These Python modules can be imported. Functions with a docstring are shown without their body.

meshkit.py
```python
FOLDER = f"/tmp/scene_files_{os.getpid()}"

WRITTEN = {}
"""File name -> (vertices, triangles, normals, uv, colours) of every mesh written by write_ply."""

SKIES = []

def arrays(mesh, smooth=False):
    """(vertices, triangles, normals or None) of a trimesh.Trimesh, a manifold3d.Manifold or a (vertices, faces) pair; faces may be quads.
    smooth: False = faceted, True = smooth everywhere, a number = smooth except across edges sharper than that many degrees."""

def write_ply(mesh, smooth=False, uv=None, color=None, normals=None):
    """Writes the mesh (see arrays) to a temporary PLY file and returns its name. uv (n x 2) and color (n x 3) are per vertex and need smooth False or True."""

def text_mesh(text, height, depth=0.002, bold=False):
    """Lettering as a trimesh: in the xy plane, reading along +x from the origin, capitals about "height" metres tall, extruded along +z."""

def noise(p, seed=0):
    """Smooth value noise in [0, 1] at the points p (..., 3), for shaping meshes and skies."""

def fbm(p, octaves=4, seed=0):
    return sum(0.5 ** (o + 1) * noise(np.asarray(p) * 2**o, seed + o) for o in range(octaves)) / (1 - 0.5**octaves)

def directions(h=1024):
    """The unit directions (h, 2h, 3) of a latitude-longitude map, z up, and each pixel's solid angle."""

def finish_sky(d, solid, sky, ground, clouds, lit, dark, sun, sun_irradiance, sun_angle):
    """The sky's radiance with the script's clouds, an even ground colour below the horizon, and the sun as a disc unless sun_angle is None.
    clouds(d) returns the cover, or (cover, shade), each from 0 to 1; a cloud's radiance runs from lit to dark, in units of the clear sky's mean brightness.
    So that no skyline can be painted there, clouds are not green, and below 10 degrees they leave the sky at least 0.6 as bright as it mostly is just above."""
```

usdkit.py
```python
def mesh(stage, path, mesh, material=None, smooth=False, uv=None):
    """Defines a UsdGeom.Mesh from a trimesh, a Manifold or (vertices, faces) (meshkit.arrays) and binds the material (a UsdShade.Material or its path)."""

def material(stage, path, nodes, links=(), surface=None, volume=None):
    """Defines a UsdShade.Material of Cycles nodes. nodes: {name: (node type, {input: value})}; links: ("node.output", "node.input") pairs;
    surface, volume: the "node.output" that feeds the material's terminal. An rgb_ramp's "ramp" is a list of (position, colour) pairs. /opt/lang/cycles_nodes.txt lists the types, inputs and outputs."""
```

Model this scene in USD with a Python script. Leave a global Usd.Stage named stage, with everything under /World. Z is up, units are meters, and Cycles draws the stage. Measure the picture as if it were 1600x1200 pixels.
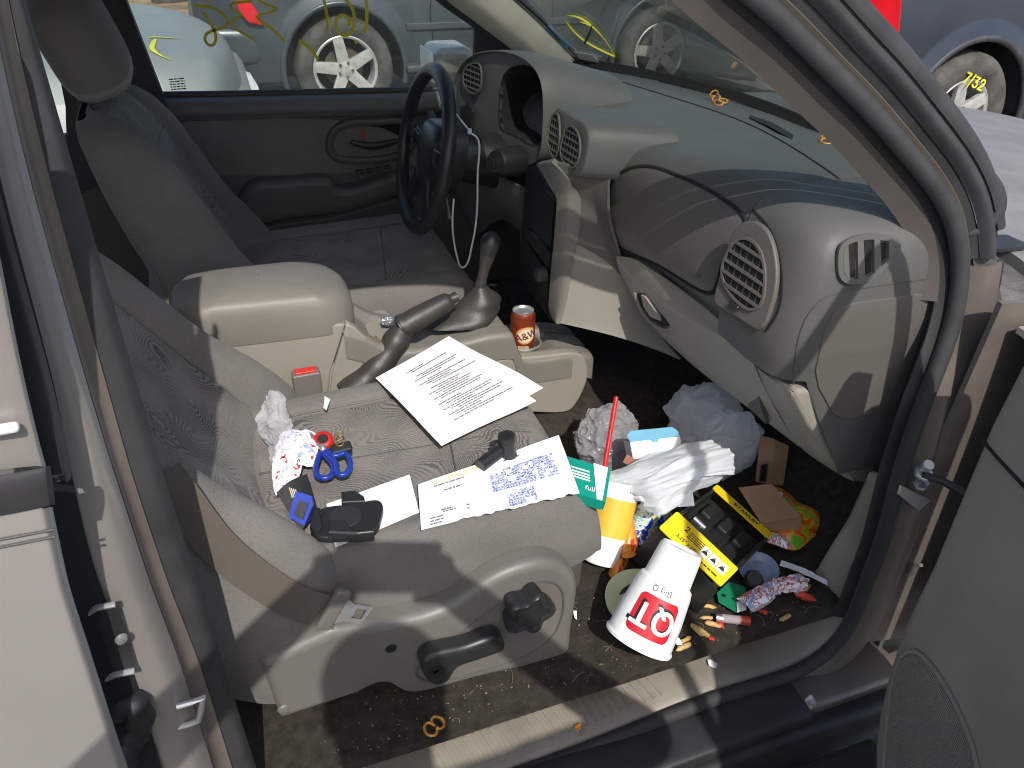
import math, random
import numpy as np, trimesh, manifold3d, shapely, shapely.affinity
from shapely.geometry import Polygon, Point, box as sbox
from scipy.ndimage import gaussian_filter1d
from scipy.interpolate import PchipInterpolator, CubicSpline
import usdkit, meshkit
from pxr import Usd, UsdGeom, UsdLux, UsdShade, Gf, Sdf, Vt

stage = Usd.Stage.CreateInMemory()
UsdGeom.SetStageUpAxis(stage, 'Z'); UsdGeom.SetStageMetersPerUnit(stage, 1.0)
UsdGeom.Xform.Define(stage, '/World'); UsdGeom.Scope.Define(stage, '/World/Looks')
rng = np.random.default_rng(7)
A = np.array
# ------------------------------------------------------------------ camera, sky, sun, exposure
CY, CZ, YAW, PIT, ROL, FF = -1.44, 1.642, math.radians(20.92), math.radians(32.66), math.radians(-1.145), 1234.0
CF = A([math.sin(YAW)*math.cos(PIT), math.cos(YAW)*math.cos(PIT), -math.sin(PIT)])
_R = A([math.cos(YAW), -math.sin(YAW), 0.0]); _D = np.cross(CF, _R)
CR = _R*math.cos(ROL) + _D*math.sin(ROL); CD = _D*math.cos(ROL) - _R*math.sin(ROL)
CP = A([0.0, CY, CZ])
EXPOSURE = 0.5
SUN_TO = A([-0.06, -0.70, 0.73]); SUN_TO = SUN_TO/np.linalg.norm(SUN_TO)
SKY_STRENGTH, SUN_I = 0.15, 0.82

cam = UsdGeom.Camera.Define(stage, '/World/camera')
cam.CreateFocalLengthAttr(26.0); cam.CreateHorizontalApertureAttr(26.0*1600/FF); cam.CreateVerticalApertureAttr(26.0*1200/FF)
cam.CreateClippingRangeAttr(Gf.Vec2f(0.01, 500)); cam.CreateExposureAttr(EXPOSURE)
M = Gf.Matrix4d(1); 
for k, v in enumerate((CR, -CD, -CF)): M.SetRow3(k, Gf.Vec3d(*map(float, v)))
M.SetTranslateOnly(Gf.Vec3d(*map(float, CP)))
cam.AddTransformOp().Set(M)

el = math.asin(SUN_TO[2]); rot = math.atan2(SUN_TO[0], SUN_TO[1])
sky = UsdLux.DomeLight.Define(stage, '/World/sky')
smat = usdkit.material(stage, '/World/Looks/sky', {'s': ('sky_texture', {'sky_type': 'single_scattering', 'sun_disc': False, 'sun_elevation': el, 'sun_rotation': rot, 'aerosol_density': 2.0}),
    'b': ('background_shader', {'strength': SKY_STRENGTH})}, [('s.color', 'b.color')], surface='b.background')
UsdShade.MaterialBindingAPI.Apply(sky.GetPrim()).Bind(smat)
sky.GetPrim().SetCustomDataByKey('kind', 'structure')
sun = UsdLux.DistantLight.Define(stage, '/World/sun')
sun.CreateIntensityAttr(SUN_I); sun.CreateNormalizeAttr(True) if hasattr(sun, 'CreateNormalizeAttr') else None
sun.CreateAngleAttr(0.5); sun.CreateColorAttr(Gf.Vec3f(1.0, 0.96, 0.90))
zc = SUN_TO; xc = np.cross([0, 0, 1.0], zc); xc /= np.linalg.norm(xc); yc = np.cross(zc, xc)
M = Gf.Matrix4d(1)
for k, v in enumerate((xc, yc, zc)): M.SetRow3(k, Gf.Vec3d(*map(float, v)))
sun.AddTransformOp().Set(M)

# ------------------------------------------------------------------ where a point of the photograph lies on a known plane of the place
def ray(px, py): return CF + CR*(px-800)/FF + CD*(py-600)/FF
def U(px, py, x=None, y=None, z=None, d=None, pl=None):
    r = ray(px, py)
    if pl is not None: t = np.dot(A(pl[0])-CP, pl[1])/np.dot(r, pl[1])
    elif x is not None: t = (x-CP[0])/r[0]
    elif y is not None: t = (y-CP[1])/r[1]
    elif z is not None: t = (z-CP[2])/r[2]
    else: t = d
    return CP + r*t
def UL(pts, **k): return A([U(a, b, **k) for a, b in pts])

# ------------------------------------------------------------------ names, labels, hierarchy
USED, BASE = {}, {}
def numbered(parent, name):
    p = f'{parent}/{name}'; n = USED.get(p, -1)+1; USED[p] = n
    return p if n == 0 else f'{p}_{n:03d}'
def tag(prim, label=None, cat=None, group=None, kind=None):
    for k, v in (('label', label), ('category', cat), ('group', group), ('kind', kind)):
        if v: prim.SetCustomDataByKey(k, v)
def thing(name, label, cat, base=(0, 0, 0), group=None, kind=None):
    p = numbered('/World', name); x = UsdGeom.Xform.Define(stage, p); x.AddTranslateOp().Set(Gf.Vec3d(*map(float, base)))
    BASE[p] = A(base, float); tag(x.GetPrim(), label, cat, group, kind); return p
def tri(m):
    if hasattr(m, 'to_mesh'): mm = m.to_mesh(); return trimesh.Trimesh(mm.vert_properties[:, :3], mm.tri_verts, process=False)
    if isinstance(m, (tuple, list)) and not isinstance(m[0], trimesh.Trimesh):
        v, f = m; f = np.asarray(f)
        if f.shape[1] == 4: f = np.vstack([f[:, [0, 1, 2]], f[:, [0, 2, 3]]])
        return trimesh.Trimesh(v, f, process=False)
    if isinstance(m, list): return trimesh.util.concatenate([tri(a) for a in m])
    return m
def part(parent, name, m, mat, smooth=35, label=None):
    p = numbered(parent, name); b = A([0, 0, 0.0]); q = parent
    while q and q != '/World':
        if q in BASE: b = BASE[q]; break
        q = q.rpartition('/')[0]
    t = tri(m).copy(); t.vertices = t.vertices - b
    g = usdkit.mesh(stage, p, t, MAT[mat], smooth=smooth)
    if label: g.GetPrim().SetCustomDataByKey('label', label)
    return p
def solo(name, m, mat, label, cat=None, group=None, kind=None, smooth=35):
    p = part('/World', name, m, mat, smooth); tag(stage.GetPrimAtPath(p), label, cat, group, kind); return p

# ------------------------------------------------------------------ shapes
def nrm(v): v = np.asarray(v, float); return v/np.maximum(np.linalg.norm(v, axis=-1, keepdims=True), 1e-12)
def grid(G, cu=False, cv=False):
    G = np.asarray(G, float); nu, nv = G.shape[:2]
    i, j = np.meshgrid(np.arange(nu if cu else nu-1), np.arange(nv if cv else nv-1), indexing='ij'); i = i.ravel(); j = j.ravel()
    a = i*nv+j; b = ((i+1) % nu)*nv+j; c = ((i+1) % nu)*nv+(j+1) % nv; d = i*nv+(j+1) % nv
    return trimesh.Trimesh(G.reshape(-1, 3), np.vstack([np.c_[a, b, c], np.c_[a, c, d]]), process=False)
def up(C, nu, nv):
    C = np.asarray(C, float)
    C = PchipInterpolator(np.linspace(0, 1, C.shape[0]), C, axis=0)(np.linspace(0, 1, nu))
    return PchipInterpolator(np.linspace(0, 1, C.shape[1]), C, axis=1)(np.linspace(0, 1, nv))
def gnorm(G):
    du = np.gradient(G, axis=0); dv = np.gradient(G, axis=1); return nrm(np.cross(du, dv))
def solid(G, t):
    """a sheet given as a grid, thickened by t on the side turned away from the door opening"""
    G = np.asarray(G, float)
    if np.sum(gnorm(G)*(CP-G)) < 0: G = G[:, ::-1]
    H = G - gnorm(G)*t; nu, nv = G.shape[:2]
    a = grid(G); b = grid(H); b.faces = b.faces[:, ::-1]; n = nu*nv
    loop = [(i, 0) for i in range(nu)]+[(nu-1, j) for j in range(1, nv)]+[(i, nv-1) for i in range(nu-2, -1, -1)]+[(0, j) for j in range(nv-2, 0, -1)]
    L = A([i*nv+j for i, j in loop]); L2 = np.roll(L, -1)
    f = np.vstack([a.faces, b.faces+n, np.c_[L, L+n, L2], np.c_[L2, L+n, L2+n]])
    return trimesh.Trimesh(np.vstack([G.reshape(-1, 3), H.reshape(-1, 3)]), f, process=False)
def spl(P, n=40, closed=False):
    P = np.asarray(P, float)
    if closed: P = np.vstack([P, P[:1]])
    s = np.r_[0, np.cumsum(np.linalg.norm(np.diff(P, axis=0), axis=1)**0.7)]
    c = CubicSpline(s, P, bc_type='periodic' if closed else 'natural')
    q = c(np.linspace(0, s[-1], n+1 if closed else n)); return q[:-1] if closed else q
def tube(P, r, n=8, closed=False):
    P = np.asarray(P, float); m = len(P); r = np.broadcast_to(r, (m,))
    T = nrm(np.roll(P, -1, 0)-np.roll(P, 1, 0)) if closed else nrm(np.gradient(P, axis=0))
    u = np.cross(T[0], [0, 0, 1.0]); u = u if np.linalg.norm(u) > .1 else np.cross(T[0], [1.0, 0, 0]); u = nrm(u); rings = []
    a = np.linspace(0, 2*np.pi, n, endpoint=False)
    for k in range(m):
        u = nrm(u-T[k]*(u@T[k])); w = np.cross(T[k], u)
        rings.append(P[k]+r[k]*(np.cos(a)[:, None]*u+np.sin(a)[:, None]*w))
    G = A(rings)
    if not closed: G = np.concatenate([np.broadcast_to(P[0], (1, n, 3)), G, np.broadcast_to(P[-1], (1, n, 3))])
    return grid(G, cu=closed, cv=True)
def sweep(path, prof, nor, closedprof=True):
    """prof: (a, b) offsets along nor[k] and along tangent x nor"""
    path = np.asarray(path, float); T = nrm(np.gradient(path, axis=0)); N = nrm(nor - T*np.sum(nor*T, 1)[:, None]); B = np.cross(T, N)
    G = A([[path[k]+a*N[k]+b*B[k] for a, b in prof] for k in range(len(path))])
    return grid(G, cv=closedprof)
def bx(c, s, ex=(1, 0, 0), ey=None, ez=(0, 0, 1), r=0.0):
    """box at centre c with sides s, axes ex, ez; rounded by r"""
    ex = nrm(ex); ez = A(ez, float); ez = nrm(ez-ex*(ez@ex)); ey = np.cross(ez, ex); h = A(s)/2.0
    if r > 0:
        r = min(r, h.min()*.98); sp = manifold3d.Manifold.sphere(r, 16)
        m = tri(manifold3d.Manifold.batch_hull([sp.translate([float(a*(h[0]-r)), float(b*(h[1]-r)), float(c_*(h[2]-r))]) for a in (-1, 1) for b in (-1, 1) for c_ in (-1, 1)]))
    else: m = trimesh.creation.box(2*h)
    m.vertices = A(c)+m.vertices[:, :1]*ex+m.vertices[:, 1:2]*ey+m.vertices[:, 2:]*ez
    return m
def frame(o, ex, ey):
    ex = nrm(ex); ey = A(ey, float); ey = nrm(ey-ex*(ey@ex)); return A(o, float), ex, ey, np.cross(ex, ey)
def put(m, f):
    m = tri(m).copy(); o, ex, ey, ez = f; v = m.vertices
    m.vertices = o+v[:, :1]*ex+v[:, 1:2]*ey+v[:, 2:3]*ez; return m
def ext(poly, t, f=None, z0=0.0):
    m = [trimesh.creation.extrude_polygon(g, t, engine='earcut') for g in getattr(poly, 'geoms', [poly]) if g.area > 1e-12]
    m = trimesh.util.concatenate(m); m.vertices[:, 2] += z0
    return put(m, f) if f is not None else m
def plate(out, t, f, b=0.002, n=0):
    """outline (2d points) with a rounded upper rim, thickness t"""
    p = Polygon(out); p = p if p.is_valid else p.buffer(0)
    if hasattr(p, 'geoms'): p = max(p.geoms, key=lambda g: g.area)
    p = shapely.segmentize(p, max(p.length/90, .002)); q = np.array(shapely.geometry.polygon.orient(p).exterior.coords)[:-1]
    e = np.roll(q, -1, 0)-q; m = nrm(np.c_[-e[:, 1], e[:, 0]]); m0 = np.roll(m, 1, 0); v = m+m0; v = v/np.maximum((v*m).sum(1, keepdims=True), .5)
    v = np.clip(v, -1.6, 1.6); rings = [np.c_[q, np.zeros(len(q))], np.c_[q, np.full(len(q), t-b)]]
    for k in range(1, 5):
        a = k*math.pi/8; rings.append(np.c_[q+v*b*(1-math.cos(a)), np.full(len(q), t-b+b*math.sin(a))])
    last = rings[-1]; lp = Polygon(last[:, :2]).buffer(0)
    V_, F_ = [], []; 
    if hasattr(lp, 'geoms'): lp = max(lp.geoms, key=lambda g: g.area)
    cv, cf = trimesh.creation.triangulate_polygon(lp, engine='earcut')
    cap = trimesh.Trimesh(np.c_[cv, np.full(len(cv), t)], cf, process=False)
    m_ = trimesh.util.concatenate([grid(A(rings).transpose(1, 0, 2), cu=True), cap]); m_.merge_vertices(digits_vertex=6)
    return put(m_, f)
def flat(pts3, t):
    """planar-ish polygon of 3d points as a plate t thick on the side of its normal"""
    P = A(pts3, float); c = P.mean(0); u, s, vt = np.linalg.svd(P-c); ex, ey = vt[0], vt[1]
    Q = (P-c)@A([ex, ey]).T; poly = Polygon(Q); poly = poly if poly.is_valid else poly.buffer(0)
    return ext(poly, t, (c, ex, ey, np.cross(ex, ey)), -t/2)
def lathe(prof, c, axis, n=32, ref=(1, 0, 0)):
    """prof: (radius, height) pairs"""
    axis = nrm(axis); u = np.cross(axis, ref); u = u if np.linalg.norm(u) > .1 else np.cross(axis, (0, 1.0, 0)); u = nrm(u); w = np.cross(axis, u); a = np.linspace(0, 2*np.pi, n, endpoint=False)
    G = A([[A(c)+axis*h+r*(np.cos(t)*u+np.sin(t)*w) for t in a] for r, h in prof]); return grid(G, cv=True)
def rsq(w, h, r, n=6):
    return sbox(-w/2+r, -h/2+r, w/2-r, h/2-r).buffer(r, quad_segs=n)
def ell(a, b, n=32, c=(0, 0)): t = np.linspace(0, 2*np.pi, n, endpoint=False); return np.c_[c[0]+a*np.cos(t), c[1]+b*np.sin(t)]
def words(f, lines, h, seed=0, t=0.0003):
    """rows of tiny dark dashes that read as print too small to read; lines: (x0, y0, length)"""
    r = np.random.default_rng(seed); out = []
    for x0, y0, L in lines:
        x = 0
        while x < L:
            w = min(h*r.uniform(1.2, 4.5), L-x)
            if w > h*.5: out.append(ext(sbox(x0+x, y0, x0+x+w, y0+h), t, f))
            x += w+h*.6
    return trimesh.util.concatenate(out)
def text(s, h, f, depth=0.0006, bold=False, center=True):
    m = meshkit.text_mesh(s, h, depth, bold)
    if center: m.vertices[:, 0] -= (m.bounds[0][0]+m.bounds[1][0])/2; m.vertices[:, 1] -= (m.bounds[0][1]+m.bounds[1][1])/2
    return put(m, f) if f is not None else m
def onto(m, fn):
    """bends a flat mesh: fn(x, y) -> surface point and normal"""
    m = tri(m).copy(); m = m.subdivide_to_size(0.006) if len(m.faces) < 3000 else m
    p, n = fn(m.vertices[:, 0], m.vertices[:, 1]); m.vertices = p+n*m.vertices[:, 2:3]; return m

# ------------------------------------------------------------------ materials
MAT = {}
def mat(name, col, rough=0.5, metal=0.0, var=0.12, vscale=6.0, bump=0.0, bscale=300.0, spec=0.5, detail=4, col2=None, dist=0.001, **kw):
    c = A(col, float); c2 = A(col2) if col2 is not None else c*(1-var*2)
    nodes = {'g': ('geometry', {}), 'n': ('noise_texture', {'scale': vscale, 'detail': detail, 'roughness': 0.6}), 'r': ('rgb_ramp', {'ramp': [(0.3, tuple(c2)), (0.7, tuple(np.minimum(c*(1+var*.6), .95)))]}),
             'p': ('principled_bsdf', {'roughness': rough, 'metallic': metal, 'specular_ior_level': spec, **kw})}
    links = [('g.position', 'n.vector'), ('n.fac', 'r.fac'), ('r.color', 'p.base_color')]
    if bump:
        nodes['b'] = ('noise_texture', {'scale': bscale, 'detail': 2}); nodes['bm'] = ('bump', {'strength': bump, 'distance': dist})
        links += [('g.position', 'b.vector'), ('b.fac', 'bm.height'), ('bm.normal', 'p.normal')]
    MAT[name] = usdkit.material(stage, '/World/Looks/'+name, nodes, links, surface='p.BSDF'); return MAT[name]
def glass(name, tint, dust, dustcol, dscale=6.0):
    """window pane: clear tint, fresnel reflection, a film of dirt"""
    MAT[name] = usdkit.material(stage, '/World/Looks/'+name, {'t': ('transparent_bsdf', {'color': tint}), 'g': ('glossy_bsdf', {'color': (1, 1, 1), 'roughness': 0.02}), 'lw': ('layer_weight', {'blend': 0.5}), 'pw': ('math', {'math_type': 'power', 'value2': 4.0}), 'f': ('math', {'math_type': 'multiply_add', 'value2': 0.7, 'value3': 0.03}),
        'm': ('mix_closure', {}), 'd': ('diffuse_bsdf', {'color': dustcol}), 'ge': ('geometry', {}), 'n': ('noise_texture', {'scale': dscale, 'detail': 6, 'roughness': .65}), 'r': ('rgb_ramp', {'ramp': [(0.3, (dust*.6,)*3), (0.75, (dust*1.5,)*3)]}), 'm2': ('mix_closure', {})},
        [('lw.facing', 'pw.value1'), ('pw.value', 'f.value1'), ('f.value', 'm.fac'), ('t.BSDF', 'm.closure1'), ('g.BSDF', 'm.closure2'), ('ge.position', 'n.vector'), ('n.fac', 'r.fac'), ('r.color', 'm2.fac'), ('m.closure', 'm2.closure1'), ('d.BSDF', 'm2.closure2')], surface='m2.closure')
def film(name, col, trans, rough=0.25, tl=0.35):
    """thin plastic film that lets light through"""
    MAT[name] = usdkit.material(stage, '/World/Looks/'+name, {'p': ('principled_bsdf', {'base_color': col, 'roughness': rough, 'specular_ior_level': .6}), 'tl': ('translucent_bsdf', {'color': col}), 't': ('transparent_bsdf', {'color': (.95, .95, .95)}),
        'm': ('mix_closure', {'fac': tl}), 'm2': ('mix_closure', {'fac': trans})}, [('p.BSDF', 'm.closure1'), ('tl.BSDF', 'm.closure2'), ('m.closure', 'm2.closure1'), ('t.BSDF', 'm2.closure2')], surface='m2.closure')
def ramp_print(name, stops, scale, rough=0.35, kind='voronoi', interp=False):
    n = ('voronoi_texture', {'scale': scale}) if kind == 'voronoi' else ('noise_texture', {'scale': scale, 'detail': 3, 'distortion': 1.5})
    MAT[name] = usdkit.material(stage, '/World/Looks/'+name, {'g': ('geometry', {}), 'n': n, 's': ('separate_color', {}), 'r': ('rgb_ramp', {'ramp': stops, 'interpolate': interp}), 'p': ('principled_bsdf', {'roughness': rough})},
        [('g.position', 'n.vector'), ('n.color', 's.color'), ('s.r', 'r.fac'), ('r.color', 'p.base_color')], surface='p.BSDF')
def fabric(name, col, pattern):
    """seat cloth; pattern: wavy woven lines"""
    c = A(col)
    nodes = {'g': ('geometry', {}), 'k': ('noise_texture', {'scale': 850.0, 'detail': 2}), 'n': ('noise_texture', {'scale': 5.0, 'detail': 4}), 'r': ('rgb_ramp', {'ramp': [(.3, tuple(c*.8)), (.7, tuple(c*1.1))]}),
             'p': ('principled_bsdf', {'roughness': .95, 'specular_ior_level': .15, 'sheen_weight': .08, 'sheen_roughness': .4}), 'bm': ('bump', {'strength': .8, 'distance': .001}), 'mx': ('mix_color', {'blend_type': 'multiply', 'fac': 1.0})}
    links = [('g.position', 'n.vector'), ('g.position', 'k.vector'), ('n.fac', 'r.fac'), ('r.color', 'mx.a'), ('mx.result', 'p.base_color'), ('bm.normal', 'p.normal')]
    if pattern:
        nodes['dn'] = ('noise_texture', {'scale': 9.0, 'detail': 1.0}); nodes['sc'] = ('vector_math', {'math_type': 'scale', 'scale': 0.16}); nodes['ad'] = ('vector_math', {'math_type': 'add'})
        nodes['w'] = ('wave_texture', {'wave_type': 'bands', 'bands_direction': 'diagonal', 'scale': 72.0, 'distortion': 3.0, 'detail': 2, 'detail_scale': 6.0}); nodes['wr'] = ('rgb_ramp', {'ramp': [(.2, (.45, .45, .45)), (.65, (1, 1, 1))]})
        nodes['am'] = ('noise_texture', {'scale': 12.0, 'detail': 1}); nodes['ar'] = ('rgb_ramp', {'ramp': [(.38, (0.15,)*3), (.6, (1.0,)*3)]})
        nodes['mw'] = ('mix_color', {'blend_type': 'mix', 'a': (1, 1, 1)}); nodes['hk'] = ('math', {'math_type': 'multiply_add', 'value2': .35})
        links += [('g.position', 'dn.vector'), ('dn.color', 'sc.vector1'), ('sc.vector', 'ad.vector1'), ('g.position', 'ad.vector2'), ('ad.vector', 'w.vector'), ('w.fac', 'wr.fac'), ('g.position', 'am.vector'), ('am.fac', 'ar.fac'),
                  ('ar.color', 'mw.fac'), ('wr.color', 'mw.b'), ('mw.result', 'mx.b'), ('k.fac', 'hk.value1'), ('w.fac', 'hk.value3'), ('hk.value', 'bm.height')]
    else:
        nodes['kr'] = ('rgb_ramp', {'ramp': [(.36, (.62,)*3), (.62, (1.0,)*3)]}); links += [('k.fac', 'kr.fac'), ('kr.color', 'mx.b'), ('k.fac', 'bm.height')]
    MAT[name] = usdkit.material(stage, '/World/Looks/'+name, nodes, links, surface='p.BSDF')
TA = A([.102, .092, .082])
mat('dash_upper', (.088, .086, .080), .55, var=.06, bump=.25, bscale=700, spec=.4)
mat('dash_taupe', TA, .5, var=.06, bump=.25, bscale=700, spec=.45)
mat('beige_plastic', (.25, .23, .193), .5, var=.05, bump=.2, bscale=700, spec=.4)
mat('console_top', (.17, .157, .136), .5, var=.06, bump=.2, bscale=700)
mat('dark_trim', (.075, .07, .065), .55, var=.08, bump=.2, bscale=700)
mat('door_dark', (.07, .066, .06), .6, var=.08, bump=.2, bscale=500)
mat('black_plastic', (.018, .018, .019), .4, var=.2)
mat('black_rubber', (.022, .022, .024), .55, var=.25, vscale=15)
mat('seal_grey', (.034, .033, .035), .75, var=.2, vscale=20)
mat('pillar_brown', (.072, .061, .054), .6, bump=.2, bscale=500)
mat('door_trim', (.19, .172, .135), .55, var=.08, bump=.25, bscale=600)
mat('void', (.006, .006, .006), .9)
mat('leather_black', (.02, .02, .021), .38, bump=.4, bscale=260)
mat('leather_brown', (.034, .03, .027), .48, bump=.5, bscale=300)
mat('pewter_paint', (.29, .265, .24), .33, metal=.3, var=.05, vscale=3, bump=.05, bscale=1500)
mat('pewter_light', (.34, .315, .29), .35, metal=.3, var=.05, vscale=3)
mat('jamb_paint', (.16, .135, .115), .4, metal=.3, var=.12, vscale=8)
mat('carpet', (.062, .053, .043), .98, var=.22, vscale=60, bump=1.0, bscale=900, spec=.05, detail=8, dist=.003)
mat('sill_plastic', (.27, .24, .195), .5, var=.14, vscale=9, bump=.2, bscale=600, detail=8)
mat('shield_plastic', (.135, .125, .112), .45, var=.06, bump=.2, bscale=700)
mat('belt_web', (.10, .082, .064), .8, bump=.6, bscale=900)
mat('steel', (.62, .62, .62), .35, metal=.8, var=.1)
mat('red_plastic', (.55, .02, .015), .35)
mat('headliner', (.4, .37, .32), .9)
fabric('seat_plain', (.195, .18, .166), False)
fabric('seat_pattern', (.215, .196, .18), True)
glass('pane_clear', (.90, .94, .92), .04, (.45, .43, .38))
glass('pane_windshield', (.84, .88, .845), .07, (.40, .43, .38), 10)
# ================================================================== the car whose inside is seen
CAR = thing('parked_suv', 'pewter suv with its front passenger door open and litter on the seat and floor', 'car', (0.4, 0, 0))
def yap(z):
    """how far out the right door opening lies at height z"""
    return np.interp(z, [.55, .75, 1.0, 1.2, 1.55, 1.8], [-.755, -.745, -.715, -.672, -.60, -.55])
def Uap(px, py, off=0.0):
    y = -.68
    for _ in range(12): p = U(px, py, y=y+off); y = float(yap(p[2]))
    return U(px, py, y=y+off)
# ---------------- dashboard
ys = [-.53, -.50, -.45, -.30, -.13, .0, .15, .37, .60, .69]
def wsx(y): return 1.16-.56*y*y
rows = []
for y in ys:
    T = [-.645, -.62, -.6, -.55, -.45, -.30, -.13, .66]
    bt = np.interp(y, T, [.775, .768, .768, .782, .825, .80, .765, .76]); b3 = np.interp(y, T, [.75, .733, .732, .744, .785, .757, .722, .72])
    f4 = np.interp(y, T, [.737, .72, .72, .73, .765, .742, .706, .70]); f5 = np.interp(y, T, [.742, .724, .722, .727, .737, .732, .717, .715])
    zt = np.interp(y, [-.66, -.45, -.3, -.13, .1, .66], [1.250, 1.250, 1.244, 1.228, 1.222, 1.215])
    if y < -.48: zt -= .02; bt += .02; b3 += .02; f4 += .02; f5 += .012
    rows.append([(wsx(y), y, zt), (.97, y, zt+.006), (.86, y, zt+.004), (bt-.02, y, zt-.002), (b3, y, zt-.022), (f4, y, zt-.048), (f5+.006, y, 1.12), (f5, y, 1.06), (f5+.012, y, 1.035), (f5+.03, y, 1.0), (.80, y, .90), (.84, y, .82)])
G = gaussian_filter1d(up(rows, 220, 160), 6.0, axis=1, mode='nearest')
DASH = part(CAR, 'dashboard', solid(G[:, ::-1], .008), 'dash_upper', 60, 'grey brown dashboard with a rounded brow and oval air vents')
# glove box door: ledge, crease, front
gy = [-.13, -.22, -.32, -.43, -.555]
def row(px, yy, dy=0): return [U(a, b, y=q+dy) for (a, b), q in zip(px, yy)]
g0 = row([(964, 400), (1004, 412), (1054, 445), (1108, 487), (1166, 538)], gy)
g1 = row([(963, 404), (1003, 419), (1050, 455), (1106, 498), (1166, 541)], gy)
g2 = row([(964, 411), (1002, 441), (1046, 474), (1102, 512), (1168, 546)], gy)
g3 = row([(966, 418), (1004, 460), (1050, 500), (1106, 540), (1180, 575)], gy)
g4 = row([(972, 432), (1010, 492), (1060, 545), (1125, 597), (1212, 640)], gy)
g5 = row([(978, 444), (1018, 508), (1072, 560), (1145, 618), (1250, 699)], gy)
GL = up([g0, g1, g2, g3, g4, g5], 40, 40)
glove = part(DASH, 'glovebox_door', solid(GL, .012), 'beige_plastic', 50, 'beige glovebox door')
hp = UL([(996, 462), (1003, 460), (1022, 483), (1040, 500), (1048, 512), (1040, 513), (1018, 500), (1002, 480)], y=-.23)
def on_sheet(Gs, px, lift=.0):
    """nearest points of a sheet to the lines of sight through px, lifted along the normal towards the viewer"""
    P = Gs.reshape(-1, 3); N = gnorm(Gs).reshape(-1, 3); out = []
    d = P-CP; zz = d@CF; q = np.c_[800+FF*(d@CR)/zz, 600+FF*(d@CD)/zz]
    for a, b in px:
        d2 = ((q-(a, b))**2).sum(1); near = np.where(d2 < max(14.0**2, d2.min()*1.5))[0]; zn = zz[near]; front = near[zn < zn.min()+.09]; k = front[np.argmin(d2[front])]
        p = P[k]; n = N[k] if N[k]@(CP-p) > 0 else -N[k]
        r = ray(a, b); t = ((p-CP)@n)/(r@n); out.append(CP+r*t+n*lift)
    return A(out)
hz = on_sheet(GL, [(998, 458), (1006, 458), (1024, 480), (1040, 498), (1047, 508), (1038, 510), (1018, 497), (1004, 478)], .002)
part(glove, 'handle_recess', flat(hz, .003), 'void')
part(glove, 'handle', tube(spl(on_sheet(GL, [(995, 456), (1003, 480), (1022, 504), (1046, 514), (1052, 512)], .004), 24), .0035), 'beige_plastic')
part(glove, 'handle_flap', flat(on_sheet(GL, [(1006, 459), (1012, 462), (1034, 491), (1036, 499), (1020, 492), (1010, 477)], .005), .004), 'beige_plastic')
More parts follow.
